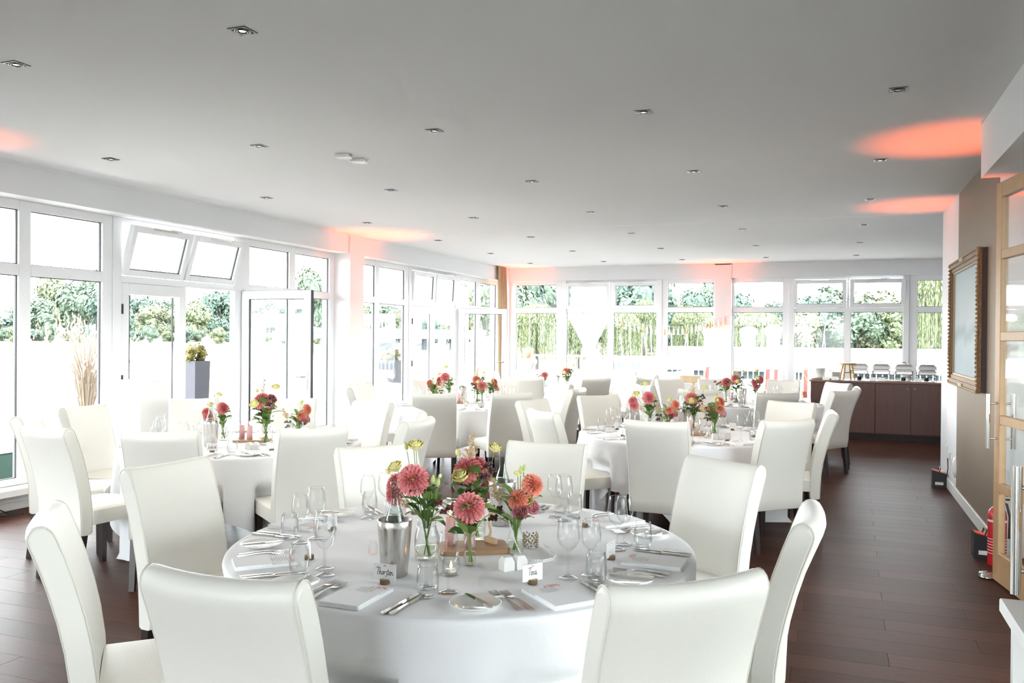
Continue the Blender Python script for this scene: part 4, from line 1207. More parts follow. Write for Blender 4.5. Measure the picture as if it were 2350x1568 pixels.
shakers(-1.055, 2.79, R(50), 'the Tina table')
board_set(-4.18, 5.36, R(25), 'T2'); shakers(-3.89, 4.99, R(20), TNAME['T2'])
board_set(-1.13, 7.24, R(20), 'T3', False); tealight(-.976, 7.06, 'lit tealight in a glass cup on the aisle table'); shakers(-.88, 7.0, R(20), 'the aisle table')
board_set(-1.23, 11.25, R(15), 'T6', False); board_set(-4.27, 9.42, R(15), 'T4', False); tealight(-4.05, 9.2, 'lit tealight in a glass cup on '+TNAME['T4'])
shakers(-4.0, 9.05, R(25), TNAME['T4']); shakers(-.85, 10.9, R(25), TNAME['T6'])
# small faceted glass piece and beaded cup on the near table
o = MB().lathe([(.001, 0), (.016, 0), (.019, .012), (.017, .030), (.012, .045), (.013, .05), (.011, .05)], 8, smooth=False).obj('crystal_cup', 'clear_glass', None, (-1.62, 2.79, TT+.0015))
tag(o, 'little faceted crystal cup near the Thorsten wine cooler', 'glass')
mb = MB(); 
for k in range(60): 
    a = k*2.4; mb.ball((.028*math.cos(a), .028*math.sin(a), .006+k*.00085), .0042, 5, 4)
o = empty('beaded_candle_cup', (-1.10, 3.10, TT+.0015)); tag(mb.obj('beads', 'gilt_pale', o), kind='stuff'); MB().lathe([(.001, .001), (.026, .001), (.0262, .058)], 18).obj('cup', 'clear_glass', o)
tag(o, 'small gilt beaded candle cup behind the lace ribbon vase', 'candle cup')
# lace ribbon looping over the cloth
def lace():
    pts = [(-1.145, 2.975, .875), (-1.12, 2.95, .83), (-1.09, 2.93, .785), (-1.06, 2.905, .760), (-1.02, 2.885, .7545), (-.98, 2.90, .7545), (-.955, 2.945, .7545), (-.965, 3.0, .7545), (-1.0, 3.05, .7545), (-1.02, 3.09, .7545), (-1.06, 3.13, .7545)]
    mb = MB(); P_ = []
    for i in range(len(pts)-1):
        a, b = Vector(pts[i]), Vector(pts[i+1])
        for k in range(8): P_.append(a.lerp(b, k/8))
    w = .008
    for i in range(len(P_)-1):
        d = (P_[i+1]-P_[i]).normalized(); u = Vector((0, 0, 1)).cross(d)
        up = Vector((0, 0, 1)) if P_[i].z < .77 else Vector((.4, -.4, .8))
        u1 = up*w*1.3
        e = .3*w*(1 if i % 2 else -1)
        a, b = P_[i], P_[i+1]
        if i % 2: mb.add([a, b, b+u1*.35, a+u1*.35], [(0, 1, 2, 3)]); mb.add([a+u1*.7, b+u1*.7, b+u1, a+u1], [(0, 1, 2, 3)])
        else: mb.add([a, b, b+u1*1.1, a+u1*1.1], [(0, 1, 2, 3)])
    return mb
tag(lace().obj('lace_ribbon', 'lace'), 'white lace ribbon looping over the cloth beside the Tina card', 'ribbon')

# flower copies on the other tables
def bq(src, x, y, rz, sc_, label):
    o = copy_tree(src, (x, y, TT+.0015), rz, scale=sc_); tag(o, label, 'flower vase', 'table flowers')
bq(B1, -4.43, 5.33, R(70), .85, 'low flower jar right behind the cooler on the pedestal table')
bq(B4, -3.97, 5.25, R(-10), 1.15, 'tall flower jar with high dahlia on the pedestal table')
bq(B3, -3.84, 5.48, R(40), .95, 'small flower vase next to the tall one, pedestal table')
bq(B1, -1.52, 7.40, R(35), 1.0, 'flower jar with two side dahlias on the aisle table, window end')
bq(B3, -1.33, 7.24, R(0), .95, 'small coral dahlia vase beside the coolers on the aisle table')
bq(B4, -1.17, 7.62, R(20), 1.0, 'flower jar with cream plume behind the pink candle, aisle table')
bq(B2, -.99, 7.50, R(10), 1.0, 'slim dahlia vase with berries on the aisle table')
bq(B3, -.95, 7.34, R(60), 1.05, 'leafy low vase beside the shakers on the aisle table')
bq(B2, -1.33, 11.36, R(0), 1.15, 'slim vase with one dahlia on the buffet-side table')
bq(B4, -1.17, 11.12, R(40), 1.05, 'tall flower jar with dahlias on the buffet-side table')
bq(B1, -.94, 11.2, R(100), 1.0, 'broad flower jar beside the cooler on the buffet-side table')
bq(B1, -4.48, 9.55, R(0), 1.05, 'tall flower jar beside the cooler on the pier table')
bq(B4, -4.10, 9.55, R(60), 1.0, 'full flower jar at the middle of the pier table')
bq(B2, -3.98, 9.42, R(0), 1.05, 'slim dahlia vase next to the full jar, pier table')
bq(B3, -4.0, 9.80, R(90), .95, 'low flower vase of the pier table nearest the curtain')
bq(B3, -4.55, 9.28, R(200), .95, 'low flower vase of the pier table nearest the pedestal')
bq(B4, -3.92, 12.72, R(0), 1.0, 'full flower jar on the curtain table')
bq(B2, -4.30, 12.72, R(0), 1.0, 'slim flower vase on the curtain table')

# ------------------------------------------------------------------ recessed ceiling spots
RIM_ME = MB()
for q in ((-.05, .05, -.05, -.038), (-.05, .05, .038, .05), (-.05, -.038, -.038, .038), (.038, .05, -.038, .038)): RIM_ME.box(*q, -.004, .0)
RIM_ME = RIM_ME.box(-.05, .05, -.05, .05, -.0012, 0).mesh('rim', 'black_metal')
RING1_ME = MB().lathe([(.040, -.0015), (.039, -.006), (.034, -.006), (.033, -.0015)], 24).lathe([(.029, -.0015), (.028, -.0075), (.024, -.0075), (.022, -.0015)], 24).mesh('ring', 'lamp_ring')
BULB_ME = MB().lathe([(.001, -.005), (.014, -.0045), (.017, -.002)], 16).mesh('bulb', 'bulb')
BULB2_ME = MB().lathe([(.001, -.005), (.014, -.0045), (.017, -.002)], 16).mesh('bulb', 'bulb_off')
rows_y = [3.315, 5.382, 7.443, 9.505, 11.589, 13.682, 15.742]
OFF = {(1, 0), (2, 3), (3, 0), (3, 1), (6, 2), (4, 0), (5, 1)}
for r_, yy in enumerate(rows_y):
    for j in range(5):
        if r_ == 0 and j not in (2, 3): continue
        x = .326-1.4914*j
        t = empty('ceiling_spot', (x, yy, CE)); t.rotation_euler = (0, 0, 0)
        inst('rim', RIM_ME, t); inst('ring', RING1_ME, t); inst('bulb', BULB2_ME if (r_, j) in OFF else BULB_ME, t)
        if (r_, j) not in OFF:
            d_ = bpy.data.lights.new('spot_lamp', 'SPOT'); d_.energy = 6; d_.color = (1.0, .92, .82); d_.spot_size = R(110); d_.spot_blend = .8; d_.shadow_soft_size = .03
            lo = bpy.data.objects.new('spot_lamp', d_); COL.objects.link(lo); lo.location = (x, yy, CE-.02)
        wher = ['nearest the bulkhead beam', 'above the near table', 'above the pedestal and aisle tables', 'above the aisle table back seats', 'near the ceiling joint', 'beyond the ceiling joint', 'nearest the far bulkhead'][r_]
        tag(t, 'square black recessed ceiling spot, row %s, %s' % (wher, ['aisle end', 'second from aisle', 'mid row', 'second from windows', 'window end'][j]), 'ceiling light', 'recessed ceiling spots')
for k, (x, y) in enumerate(((-3.70, 5.86), (-3.68, 6.06))):
    o = MB().rbox(-.06, .06, -.055, .055, -.028, 0, .006).obj('ceiling_sensor', 'white_plastic', None, (x, y, CE)); o.rotation_euler = (0, 0, .3)
    tag(o, 'small white square ceiling sensor, %s of the pair' % ('the camera-side one' if k == 0 else 'the buffet-side one'), 'sensor', 'ceiling sensors')

# ------------------------------------------------------------------ floor uplights
UPB = MB()
v = [(-.07, -.065, 0), (.07, -.065, 0), (.07, .065, 0), (-.07, .065, 0), (-.07, -.065, .185), (.07, -.065, .15), (.07, .065, .15), (-.07, .065, .185)]
UPB.add(v, [(3, 2, 1, 0), (4, 5, 6, 7), (0, 1, 5, 4), (1, 2, 6, 5), (2, 3, 7, 6), (3, 0, 4, 7)])
UPB_ME = UPB.mesh('housing', 'black_plastic')
UPL_ME = MB().add([(-.058, -.053, .1835), (.058, -.053, .1545), (.058, .053, .1545), (-.058, .053, .1835)], [(0, 1, 2, 3)]).mesh('lens', 'led_orange')
STK_ME = MB().box(-.04, .04, -.0665, -.065, .03, .06).mesh('sticker', 'paper')
HND_ME = MB().tube([(.0, -.06, .165), (.012, -.06, .205), (.012, .06, .205), (.0, .06, .165)], .006, 6).mesh('handle', 'black_plastic')
def uplight(x, y, rz, label, tilt, power=30, size=24):
    t = empty('floor_uplight', (x, y, 0), rz); inst('housing', UPB_ME, t); inst('lens', UPL_ME, t); inst('sticker', STK_ME, t); inst('handle', HND_ME, t)
    tag(t, label, 'uplight', 'orange floor uplights')
    d = bpy.data.lights.new('uplight_beam', 'SPOT'); d.energy = power; d.color = UPL; d.spot_size = R(size); d.spot_blend = .9; d.shadow_soft_size = .04
    o = bpy.data.objects.new('uplight_beam', d); COL.objects.link(o)
    o.location = (x, y, .21); o.rotation_euler = Vector((-tilt[0], -tilt[1], -1)).to_track_quat('Z', 'Y').to_euler()
uplight(1.05, 10.09, 0, 'black floor uplight by the white wall end, power sticker facing the aisle', (-.07, 0), 55, 30)
uplight(1.02, 6.95, 0, 'black floor uplight beside the red fire extinguisher', (-.07, -.03), 62, 31)
uplight(-6.36, 10.66, PI, 'black floor uplight at the foot of the window pier', (.03, 0), 110, 40)
uplight(-6.32, 16.62, PI, 'black floor uplight in the corner by the gold curtain', (.05, -.03), 80, 36)
uplight(-2.05, 16.68, PI/2, 'black floor uplight at the foot of the far wall pier', (0, -.04), 80, 36)
uplight(-6.36, 4.34, PI, 'black floor uplight by the pier before the first window', (.10, 0), 40, 26)

# ------------------------------------------------------------------ aisle wall
t = empty('framed_painting', (XR, 8.57, 1.735))
PWD, PHT = .90, .585      # half sizes
def fring(h0, w0, h1, w1, x0, x1, name, mat):
    mb = MB()
    mb.box(x0, x1, -w0, w0, h1, h0); mb.box(x0, x1, -w0, w0, -h0, -h1); mb.box(x0, x1, -w0, -w1, -h1, h1); mb.box(x0, x1, w1, w0, -h1, h1)
    return mb.obj(name, mat, t)
fring(PHT, PWD, PHT-.06, PWD-.06, -.045, -.004, 'backing_frame', 'frame_dark')
fring(PHT+.004, PWD+.004, PHT-.05, PWD-.05, -.075, -.045, 'outer_moulding', 'gilt')
fring(PHT-.05, PWD-.05, PHT-.085, PWD-.085, -.062, -.03, 'inner_moulding', 'gilt')
fring(PHT-.085, PWD-.085, PHT-.105, PWD-.105, -.05, -.025, 'slip', 'gilt_pale')
bd = MB()
for k in range(46):
    yy = -PWD+.02+k*(2*PWD-.04)/45
    for z in (PHT-.004, -PHT+.004): bd.ball((-.078, yy, z), .011, 6, 4)
for k in range(30):
    z = -PHT+.02+k*(2*PHT-.04)/29
    for yy in (PWD-.004, -PWD+.004): bd.ball((-.078, yy, z), .011, 6, 4)
tag(bd.obj('bead_border', 'gilt_pale', t), kind='stuff')
lf = MB(); g = random.Random(4)
for k in range(60):
    z = -PHT+.06+(k % 30)*(2*PHT-.12)/29; s = -1 if k < 30 else 1
    lf.ball((-.072, s*(PWD-.03), z), .017, 6, 4, .8)
tag(lf.obj('carved_leaves', 'gilt', t), kind='stuff')
MB().rbox(-.09, -.07, -.10, .10, PHT-.035, PHT-.005, .004).rbox(-.09, -.07, -.10, .10, -PHT+.005, -PHT+.035, .004).obj('label_plaque', 'gilt_pale', t)
MB().box(-.034, -.03, -PWD+.1, PWD-.1, -PHT+.1, PHT-.1).obj('canvas', 'painted_canvas', t)
tag(t, 'pale misty landscape painting in a carved gilt frame on the tan wall', 'painting')

t = empty('fire_extinguisher', (1.07, 6.72, .0))
MB().lathe([(.001, .0), (.058, .0), (.060, .012), (.060, .35), (.054, .385), (.036, .405), (.018, .415), (.016, .43)], 24).obj('cylinder', 'red_paint', t)
MB().box(-.02, .02, -.015, .015, .43, .46).box(-.01, .075, -.008, .008, .46, .472).box(-.01, .07, -.008, .008, .487, .497).obj('valve', 'black_metal', t)
MB().lathe([(.0605, .31), (.0605, .325)], 24).obj('white_band', 'paper', t)
mb = MB()
for k in range(6): 
    a0 = R(200+k*3)
    mb.lathe([(.0606, .09+k*.02), (.0606, .094+k*.02)], 24)
mb.v = [p for p in mb.v]; mb.obj('label_print', 'paper', t)
MB().tube([(.01, 0, .45), (.05, -.04, .44), (.072, -.03, .35), (.07, -.02, .2)], .009, 8).obj('hose', 'black_plastic', t)
tag(t, 'red fire extinguisher standing in the doorway beside the oak door', 'fire extinguisher')

o = MB().lathe([(.001, .0), (.052, .0), (.054, .006), (.054, .016), (.050, .020), (.050, .03), (.046, .036), (.001, .036)], 28).obj('door_stop', 'polished_steel', None, (.955, 6.35, 0))
tag(o, 'round polished steel door stop on the floor by the oak door', 'door stop')
t = empty('wall_disc', (XR, 9.47, .30))
mb = MB().lathe([(.001, .03), (.07, .028), (.10, .014), (.102, .0)], 32); mb.xform(Matrix.Rotation(-PI/2, 4, 'Y')); mb.obj('shell', 'white_plastic', t)
MB().tube([(-.012, 0, -.09), (-.012, -.01, -.2), (-.012, .02, -.27)], .004, 6).obj('cable', 'white_plastic', t)
tag(t, 'round white wall disc with cable above the baseboard', 'wall fitting')
for k, (yy, z) in enumerate(((10.15, .40), (9.93, .36), (9.72, .33))):
    o = MB().rbox(-.012, 0, -.04, .04, -.04, .04, .004).obj('wall_socket', 'white_plastic', None, (XR, yy, z))
    MB().lathe([(.001, .0), (.018, .0), (.02, .004)], 14).xform(Matrix.Translation((-.0125, 0, 0)) @ Matrix.Rotation(-PI/2, 4, 'Y')).obj('socket_well', 'white_trim', o)
    tag(o, 'white wall socket %s' % ('nearest the wall end', 'in the middle of three', 'nearest the round white disc')[k], 'socket', 'wall sockets')
tag(MB().tube([(1.115, 10.03, .10), (1.125, 9.97, .22), (1.118, 9.94, .33)], .005, 6).obj('power_cable', 'cable_black'), 'black power cable from the uplight to the wall socket', 'cable')

t = empty('console_table', (.347, 1.0, 0))
MB().rbox(0, .19, 0, 1.146, .97, 1.0, .003).obj('tabletop', 'white_trim', t)
for x, y in ((.02, .03), (.15, .03), (.02, 1.10), (.15, 1.10)): MB().box(x, x+.025, y, y+.025, 0, .97).obj('leg', 'white_trim', t)
tag(t, 'narrow white console table in front of the steel door pull', 'table')

# ------------------------------------------------------------------ buffet
CY = 14.33
edges = [-.36, .09, .593, 1.097, 1.60, 2.10]
for n, (i0, i1) in enumerate(((0, 2), (2, 4), (4, 5))):
    x0, x1 = edges[i0], edges[i1]
    t = empty('sideboard_cabinet', (x0, CY, 0)); W = x1-x0
    MB().box(.002, W-.002, 0, .56, .10, .895).obj('carcass', 'counter_wood', t)
    MB().box(.002, W-.002, .03, .56, 0, .10).obj('plinth', 'kick_dark', t)
    for k in range(i0, i1):
        a, b = edges[k]-x0, edges[k+1]-x0
        d = MB().rbox(a+.004, b-.004, -.022, -.001, .115, .888, .002).obj('door', 'counter_veneer', t)
        kx = (b-.05) if (k-i0) % 2 == 0 else (a+.05)
        MB().lathe([(.001, .024), (.010, .022), (.011, .014), (.005, .006), (.006, 0)], 12).xform(Matrix.Translation((kx, -.022, .815)) @ Matrix.Rotation(PI/2, 4, 'X')).obj('knob', 'brass', d)
    tag(t, ('dark wood sideboard cabinet under the stacked plates', 'dark wood sideboard cabinet under the chafing dishes', 'dark wood sideboard cabinet behind the white wall end')[n], 'cabinet', 'buffet sideboard cabinets')
tag(MB().rbox(-.38, 2.12, CY-.04, CY+.58, .8955, .925, .003).obj('buffet_worktop', 'counter_top'), 'dark brown worktop running along the buffet sideboard', 'worktop')
CT = .9252
def chafing(x, lab):
    t = empty('chafing_dish', (x, CY+.40, CT))
    fr = MB()
    for sx in (-1, 1):
        for sy in (-1, 1): fr.tube([(sx*.125, sy*.16, 0), (sx*.125, sy*.16, .15)], .005, 6)
    for z in (.06, .15): fr.tube([(-.125, -.16, z), (.125, -.16, z), (.125, .16, z), (-.125, .16, z), (-.125, -.16, z)], .0045, 6)
    fr.obj('stand', 'black_metal', t)
    MB().rbox(-.12, .12, -.155, .155, .09, .175, .012).obj('pan', 'brushed_steel', t)
    lid = MB()
    v = [(sx*.132, sy*.168, .178) for sx, sy in ((-1, -1), (1, -1), (1, 1), (-1, 1))] + [(sx*.128, sy*.163, .225) for sx, sy in ((-1, -1), (1, -1), (1, 1), (-1, 1))] + [(sx*.09, sy*.12, .262) for sx, sy in ((-1, -1), (1, -1), (1, 1), (-1, 1))]
    lid.add(v, [(3, 2, 1, 0)]+[(b+k, b+(k+1) % 4, b+4+(k+1) % 4, b+4+k) for b in (0, 4) for k in range(4)]+[(8, 9, 10, 11)])
    l_ = lid.obj('lid', 'brushed_steel', t)
    MB().tube([(-.03, 0, .262), (-.03, 0, .285), (.03, 0, .285), (.03, 0, .262)], .006, 6).obj('lid_handle', 'black_plastic', l_)
    MB().cyl((0, 0, 0), .035, 0, .05, 14).obj('burner', 'black_metal', t)
    tag(t, lab, 'chafing dish', 'chafing dishes on the buffet')
for x, lab in ((.37, 'steel chafing dish right behind the wooden stool'), (.69, 'steel chafing dish next after the wooden stool'), (1.015, 'steel chafing dish, second from the white wall end'), (1.345, 'steel chafing dish beside the white wall end')): chafing(x, lab)
DP_ME = MB().lathe([(.001, .002), (.075, .002), (.08, 0), (.085, .003), (.128, .014), (.130, .0165), (.126, .0165), (.085, .008), (.001, .007)], 32).mesh('dinner_plate', 'porcelain')
for k in range(11): tag(inst('dinner_plate', DP_ME, None, (-.22, CY+.24, CT+.0165+k*.0148)), 'white dinner plate in the taller stack on the buffet', 'plate', 'stacked dinner plates, taller stack')
for k in range(7): tag(inst('dinner_plate', DP_ME, None, (.02, CY+.36, CT+.0165+k*.0148), scale=(.85, .85, 1)), 'white plate in the lower stack on the buffet', 'plate', 'stacked plates, lower stack')
tag(MB().rbox(-.355, .045, CY+.06, CY+.46, CT, CT+.016, .004).obj('wooden_tray', 'board_wood'), 'brown wooden tray under the stacked plates', 'tray')
t = empty('wooden_stool', (.185, CY+.10, CT), .3)
MB().lathe([(.001, .245), (.13, .245), (.137, .25), (.137, .265), (.132, .272), (.001, .272)], 28).obj('seat', 'stool_wood', t)
for k in range(4):
    a = PI/4+k*PI/2
    MB().tube([(.07*math.cos(a), .07*math.sin(a), .246), (.125*math.cos(a), .125*math.sin(a), .007)], .014, 8).obj('leg', 'stool_wood', t)
MB().tube([(.1*math.cos(PI/4), .1*math.sin(PI/4), .12), (-.1*math.cos(PI/4), -.1*math.sin(PI/4), .12)], .008, 6).obj('stretcher', 'stool_wood', t)
tag(t, 'little honey-coloured wooden stool standing on the buffet', 'stool')
TENT = MB().add([(-.05, -.022, 0), (.05, -.022, 0), (.05, 0, .055), (-.05, 0, .055), (-.05, .022, 0), (.05, .022, 0)], [(0, 1, 2, 3), (3, 2, 5, 4)]).mesh('tent_card', 'paper')
for x, y, z, lab in ((-.13, .0, 0, 'folded dish card in front of the plates'), (.0, .0, 0, 'folded dish card beside the stool leg'), (.56, .03, 0, 'folded dish card before the chafing dish after the stool'), (.68, .03, 0, 'folded dish card, neighbour of the one after the stool'), (1.20, .03, 0, 'folded dish card nearest the white wall end')):
    tag(inst('dish_card', TENT, None, (x, CY+y, CT)), lab, 'card', 'folded dish cards on the buffet')
for x, lab in ((.83, 'long wooden serving board on the buffet'),):
    tag(MB().prism(rounded(.13, .045, .02), 0, .014).obj('serving_board', 'pale_wood', None, (x, CY+.06, CT)), lab, 'board')
def spoon(x, y, rz, lab):
    t = empty('serving_spoon', (x, y, CT+.002), rz); MB().box(-.15, .04, -.006, .006, .002, .006).obj('handle', 'steel', t)
    MB().lathe([(.001, .002), (.02, .004), (.03, .012)], 14).xform(Matrix.Translation((.065, 0, 0))).obj('bowl', 'polished_steel', t); tag(t, lab, 'spoon', 'serving spoons')
spoon(1.02, CY+.05, .5, 'steel serving spoon beside the serving board'); spoon(1.34, CY+.03, -.2, 'steel serving spoon before the last chafing dish')

# ------------------------------------------------------------------ loose things in the room
t = MB().rbox(-6.38, -5.97, 6.05, 6.41, 0, 1.13, .003).obj('pedestal', 'white_trim'); tag(t, 'tall plain white pedestal block beside the window door', 'pedestal')
def curtain():
    mb = MB(); n = 60; top, vs = [], []
    for z in (CE-.005, 2.4, 1.6, .8, .02):
        for k in range(n):
            s = k/(n-1); y = 16.10+.42*s; x = -6.46+.04*math.sin(s*PI*9)*(1 if z < 2.9 else .6)+.01*math.sin(s*31+z*2)
            vs.append((x, y, z))
    fs = [(i*n+k, i*n+k+1, (i+1)*n+k+1, (i+1)*n+k) for i in range(4) for k in range(n-1)]
    return mb.add(vs, fs, True)
tag(curtain().obj('curtain', 'curtain_gold'), 'gathered gold curtain hanging in the far window corner', 'curtain')
def balloon(x, y, z, r, mat, lab):
    t = empty('balloon', (x, y, z)); MB().lathe([(.001, -r*1.15), (r*.25, -r*.95), (r*.7, -r*.6), (r*.97, -.1*r), (r, .2*r), (r*.85, .65*r), (r*.45, .95*r), (.001, 1.05*r)], 20).obj('skin', mat, t)
    MB().tube([(0, 0, -r*1.15), (.01, 0, -r*1.15-.3), (0, 0, -z+.0)], .0015, 4).obj('string', 'paper', t); tag(t, lab, 'balloon', 'balloons by the far window')
balloon(-5.93, 16.45, 1.235, .115, 'balloon_peach', 'peach balloon before the far window next to the curtain'); balloon(-5.93, 16.66, 1.03, .12, 'canvas_white', 'white balloon under the peach one')
# tassel garland across the far window
GA = [(-4.26, 2.01), (-3.9, 1.88), (-3.37, 1.79), (-2.85, 1.79), (-2.35, 1.90), (-1.95, 2.02)]
gt = empty('tassel_garland', (0, 16.80, 0))
def gz(x):
    for (a, za), (b, zb) in zip(GA, GA[1:]):
        if a <= x <= b: return za+(zb-za)*(x-a)/(b-a)
    return 2
MB().tube([(a, 0, z) for a, z in GA], .003, 5).obj('cord', 'paper', gt)
TAS = [MB().lathe([(.004, 0), (.008, -.02), (.007, -.035), (.016, -.05), (.022, -.16), (.001, -.165)], 10).mesh('tassel', m) for m in ('canvas_white', 'gold_foil')]
k = 0; x = -4.22
while x < -2.0:
    inst('tassel', TAS[1 if k % 5 == 2 else 0], gt, (x, 0, gz(x))); x += .088; k += 1
tag(gt, 'white and gold tassel garland strung across the far windows', 'garland')
# side table with white cloth by the far window
t = empty('gift_table', (-2.75, 15.9, 0))
MB().rbox(-.55, .55, -.3, .3, .70, .74, .004).obj('tabletop', 'table_wood', t)
for sx in (-1, 1):
    for sy in (-1, 1): MB().box(sx*.5-.02, sx*.5+.02, sy*.26-.02, sy*.26+.02, 0, .70).obj('leg', 'table_wood', t)
tag(t, 'oblong side table under a white cloth by the far window', 'table')
mb = MB(); vs = []; n = 96
per = [(-.57+1.14*k/24, -.32) for k in range(24)]+[(.57, -.32+.64*k/24) for k in range(24)]+[(.57-1.14*k/24, .32) for k in range(24)]+[(-.57, .32-.64*k/24) for k in range(24)]
for z, w in ((.743, 0), (.5, .012), (.25, .025), (.03, .03)):
    for k, (x, y) in enumerate(per): q = 1+w*math.sin(k*.9)*1.0+w*.6; vs.append((x*q, y*q, z))
fs = [tuple(range(n))] + [(i*n+k, (i+1)*n+k, (i+1)*n+(k+1) % n, i*n+(k+1) % n) for i in range(3) for k in range(n)]
o = mb.add(vs, fs, False).obj('tablecloth', 'table_cloth', None, (-2.75, 15.9, 0)); tag(o, 'white cloth on the oblong side table by the far window', 'tablecloth')
o = MB().rbox(-.19, .19, -.12, .12, 0, .13, .004).obj('gift_box', 'cardboard', None, (-2.50, 15.9, .745)); MB().box(-.192, .192, -.02, .02, .05, .056).box(-.02, .02, -.121, .121, -.0+.001, .1315).obj('band', 'pale_wood', o)
tag(o, 'tan cardboard box on the oblong side table', 'box')
tag(MB().tube([(-6.75, 5.1, .12), (-6.62, 5.25, .008), (-6.55, 5.33, .006), (-6.62, 5.2, .006), (-6.75, 4.95, .006)], .006, 6).obj('power_cable', 'cable_black'), 'black cable curling on the floor under the window ledge', 'cable')

# ------------------------------------------------------------------ outside: terrace, lake, far bank
DZ = -.10
gk = struct(MB().box(-14.2, -6.97, -12, 40, -.6, DZ-.03).obj('deck_base', 'terrace_stone'))
DP = MB().rbox(0, 7.2, .004, .136, -.03, 0, .003).mesh('deck_plank', 'deck_wood')
sc2 = sorted([(abs(k-72), k) for k in range(300)], key=lambda t: t[0])
for k in range(300):
    inst('deck_plank', DP, gk, (-14.2, -2+k*.14, DZ))
tb_ = struct(MB().box(-14.2, 14, 17.1, 40.5, -.6, DZ).obj('terrace', 'terrace_stone'))
struct(MB().box(-60, 14, 26.2, 60, -3.2, -1.6).obj('lower_yard', 'terrace_stone'))
struct(MB().add([(-420, -60, -1.3), (300, -60, -1.3), (300, 420, -1.3), (-420, 420, -1.3)], [(0, 1, 2, 3)]).obj('lake', 'lake_water'))
def direc(u):
    d = _R @ Vector(((u-1175)/F_PX, 1, 0)); d.z = 0; return d.normalized()
# far bank: a strip following the shore
mb = MB(); vs = []
us = list(range(-250, 1260, 60))
for u in us:
    for dist, z in ((196, -1.35), (203, -.3), (225, 1.0), (400, 3.0)):
        p = direc(u)*dist; vs.append((p.x, p.y, z))
fs = [(i*4+k, (i+1)*4+k, (i+1)*4+k+1, i*4+k+1) for i in range(len(us)-1) for k in range(3)]
struct(mb.add(vs, fs, True).obj('far_bank', 'bank_green'))
mb = MB(); vs = []
us = list(range(1080, 2400, 60))
for u in us:
    for dist, z in ((44, -1.6), (50, -1.2), (75, .2), (120, 1.5)):
        p = direc(u)*dist; vs.append((p.x, p.y, z))
fs = [(i*4+k, (i+1)*4+k, (i+1)*4+k+1, i*4+k+1) for i in range(len(us)-1) for k in range(3)]
struct(mb.add(vs, fs, True).obj('park_bank', 'bank_green'))

def crown_me(mat, seed, n=3200, leaf=.075):
    g = random.Random(seed); mb = MB()
    blobs = []
    for _ in range(13):
        a = g.uniform(0, 2*PI); h = g.uniform(-.65, .75); rr = math.sqrt(max(0, 1-h*h))*g.uniform(.3, .68)
        blobs.append((Vector((rr*math.cos(a), rr*math.sin(a), h*.75)), g.uniform(.30, .48)))
    for _ in range(n):
        c, r = g.choice(blobs)
        d = Vector((g.gauss(0, 1), g.gauss(0, 1), g.gauss(0, 1))).normalized()
        p = c+d*r*g.uniform(.82, 1.05)
        nrm = (d+Vector((g.uniform(-.6, .6), g.uniform(-.6, .6), g.uniform(-.2, .8)))).normalized()
        u = nrm.orthogonal().normalized(); u.rotate(Matrix.Rotation(g.uniform(0, 6.28), 3, nrm)); w = nrm.cross(u); s = leaf*g.uniform(.6, 1.25)
        mb.add([p-u*s, p+w*s*.6, p+u*s, p-w*s*.6], [(0, 1, 2, 3)])
    for c, r in blobs: mb.ball(c, r*.72, 8, 6)
    return mb.mesh('crown', mat)
CROWN = {m: crown_me(m, i) for i, m in enumerate(('tree_a', 'tree_b', 'tree_c', 'tree_d'))}
TRUNK_ME = MB().tube([(0, 0, -1), (.02, .01, -.4), (0, 0, .3)], .09, 8, .04).tube([(0, 0, -.2), (.3, .1, .3)], .04, 6, .015).tube([(0, 0, -.1), (-.25, -.15, .35)], .04, 6, .015).mesh('trunk', 'trunk')
def tree(u, dist, ztop, zbot, width, mat, label, group, trunk_to=None):
    p = direc(u)*dist; h = (ztop-zbot)/2
    t = empty('tree', (p.x, p.y, zbot-.3), (u*1.7) % 6.28)
    z0 = zbot-.3
    inst('crown', CROWN[mat], t, (0, 0, zbot+h-z0), scale=(width/2, width/2, h))
    inst('trunk', TRUNK_ME, t, (0, 0, h*.9), scale=(h*.6, h*.6, h*.95))
    tag(t, label, 'tree', group); return t
gl = 'trees on the far lake shore'
def zt(v, D): return CAM_H+(772-v)*D/F_PX
L_ = [(-60, 735, 'tree_a', 12), (10, 738, 'tree_c', 10), (75, 700, 'tree_a', 11), (130, 645, 'tree_d', 15), (200, 640, 'tree_a', 15), (255, 660, 'tree_c', 13), (320, 690, 'tree_c', 10), (345, 705, 'tree_d', 9), (385, 695, 'tree_a', 10),
      (410, 715, 'tree_d', 8), (440, 690, 'tree_b', 9), (470, 705, 'tree_d', 10), (505, 668, 'tree_c', 12), (545, 680, 'tree_c', 11), (600, 690, 'tree_a', 12), (650, 690, 'tree_c', 11), (715, 618, 'tree_a', 13), (770, 680, 'tree_c', 10),
      (838, 690, 'tree_b', 10), (880, 690, 'tree_a', 10), (915, 705, 'tree_b', 8), (965, 745, 'tree_c', 7), (985, 730, 'tree_c', 7), (1015, 742, 'tree_b', 8), (1075, 642, 'tree_d', 9), (1115, 640, 'tree_a', 10), (1150, 660, 'tree_c', 10)]
kind = {'tree_a': 'mid green', 'tree_b': 'yellow green', 'tree_c': 'dark green', 'tree_d': 'pale green'}
L2 = [(u+22, v+g_, m, w*.9) for (u, v, m, w), g_ in zip(L_, (28, 22, 30, 35, 18, 25, 12, 20, 15)*3)]
for i, (u, v, m, w) in enumerate(L2):
    D = 292+(i*2 % 5)*17
    tree(u, D, zt(v-6, D), 1.5, w*1.25, ('tree_c', 'tree_a', 'tree_d')[i % 3], '%s tree in the second row behind the far shore' % kind[('tree_c', 'tree_a', 'tree_d')[i % 3]], 'second row of far shore trees')
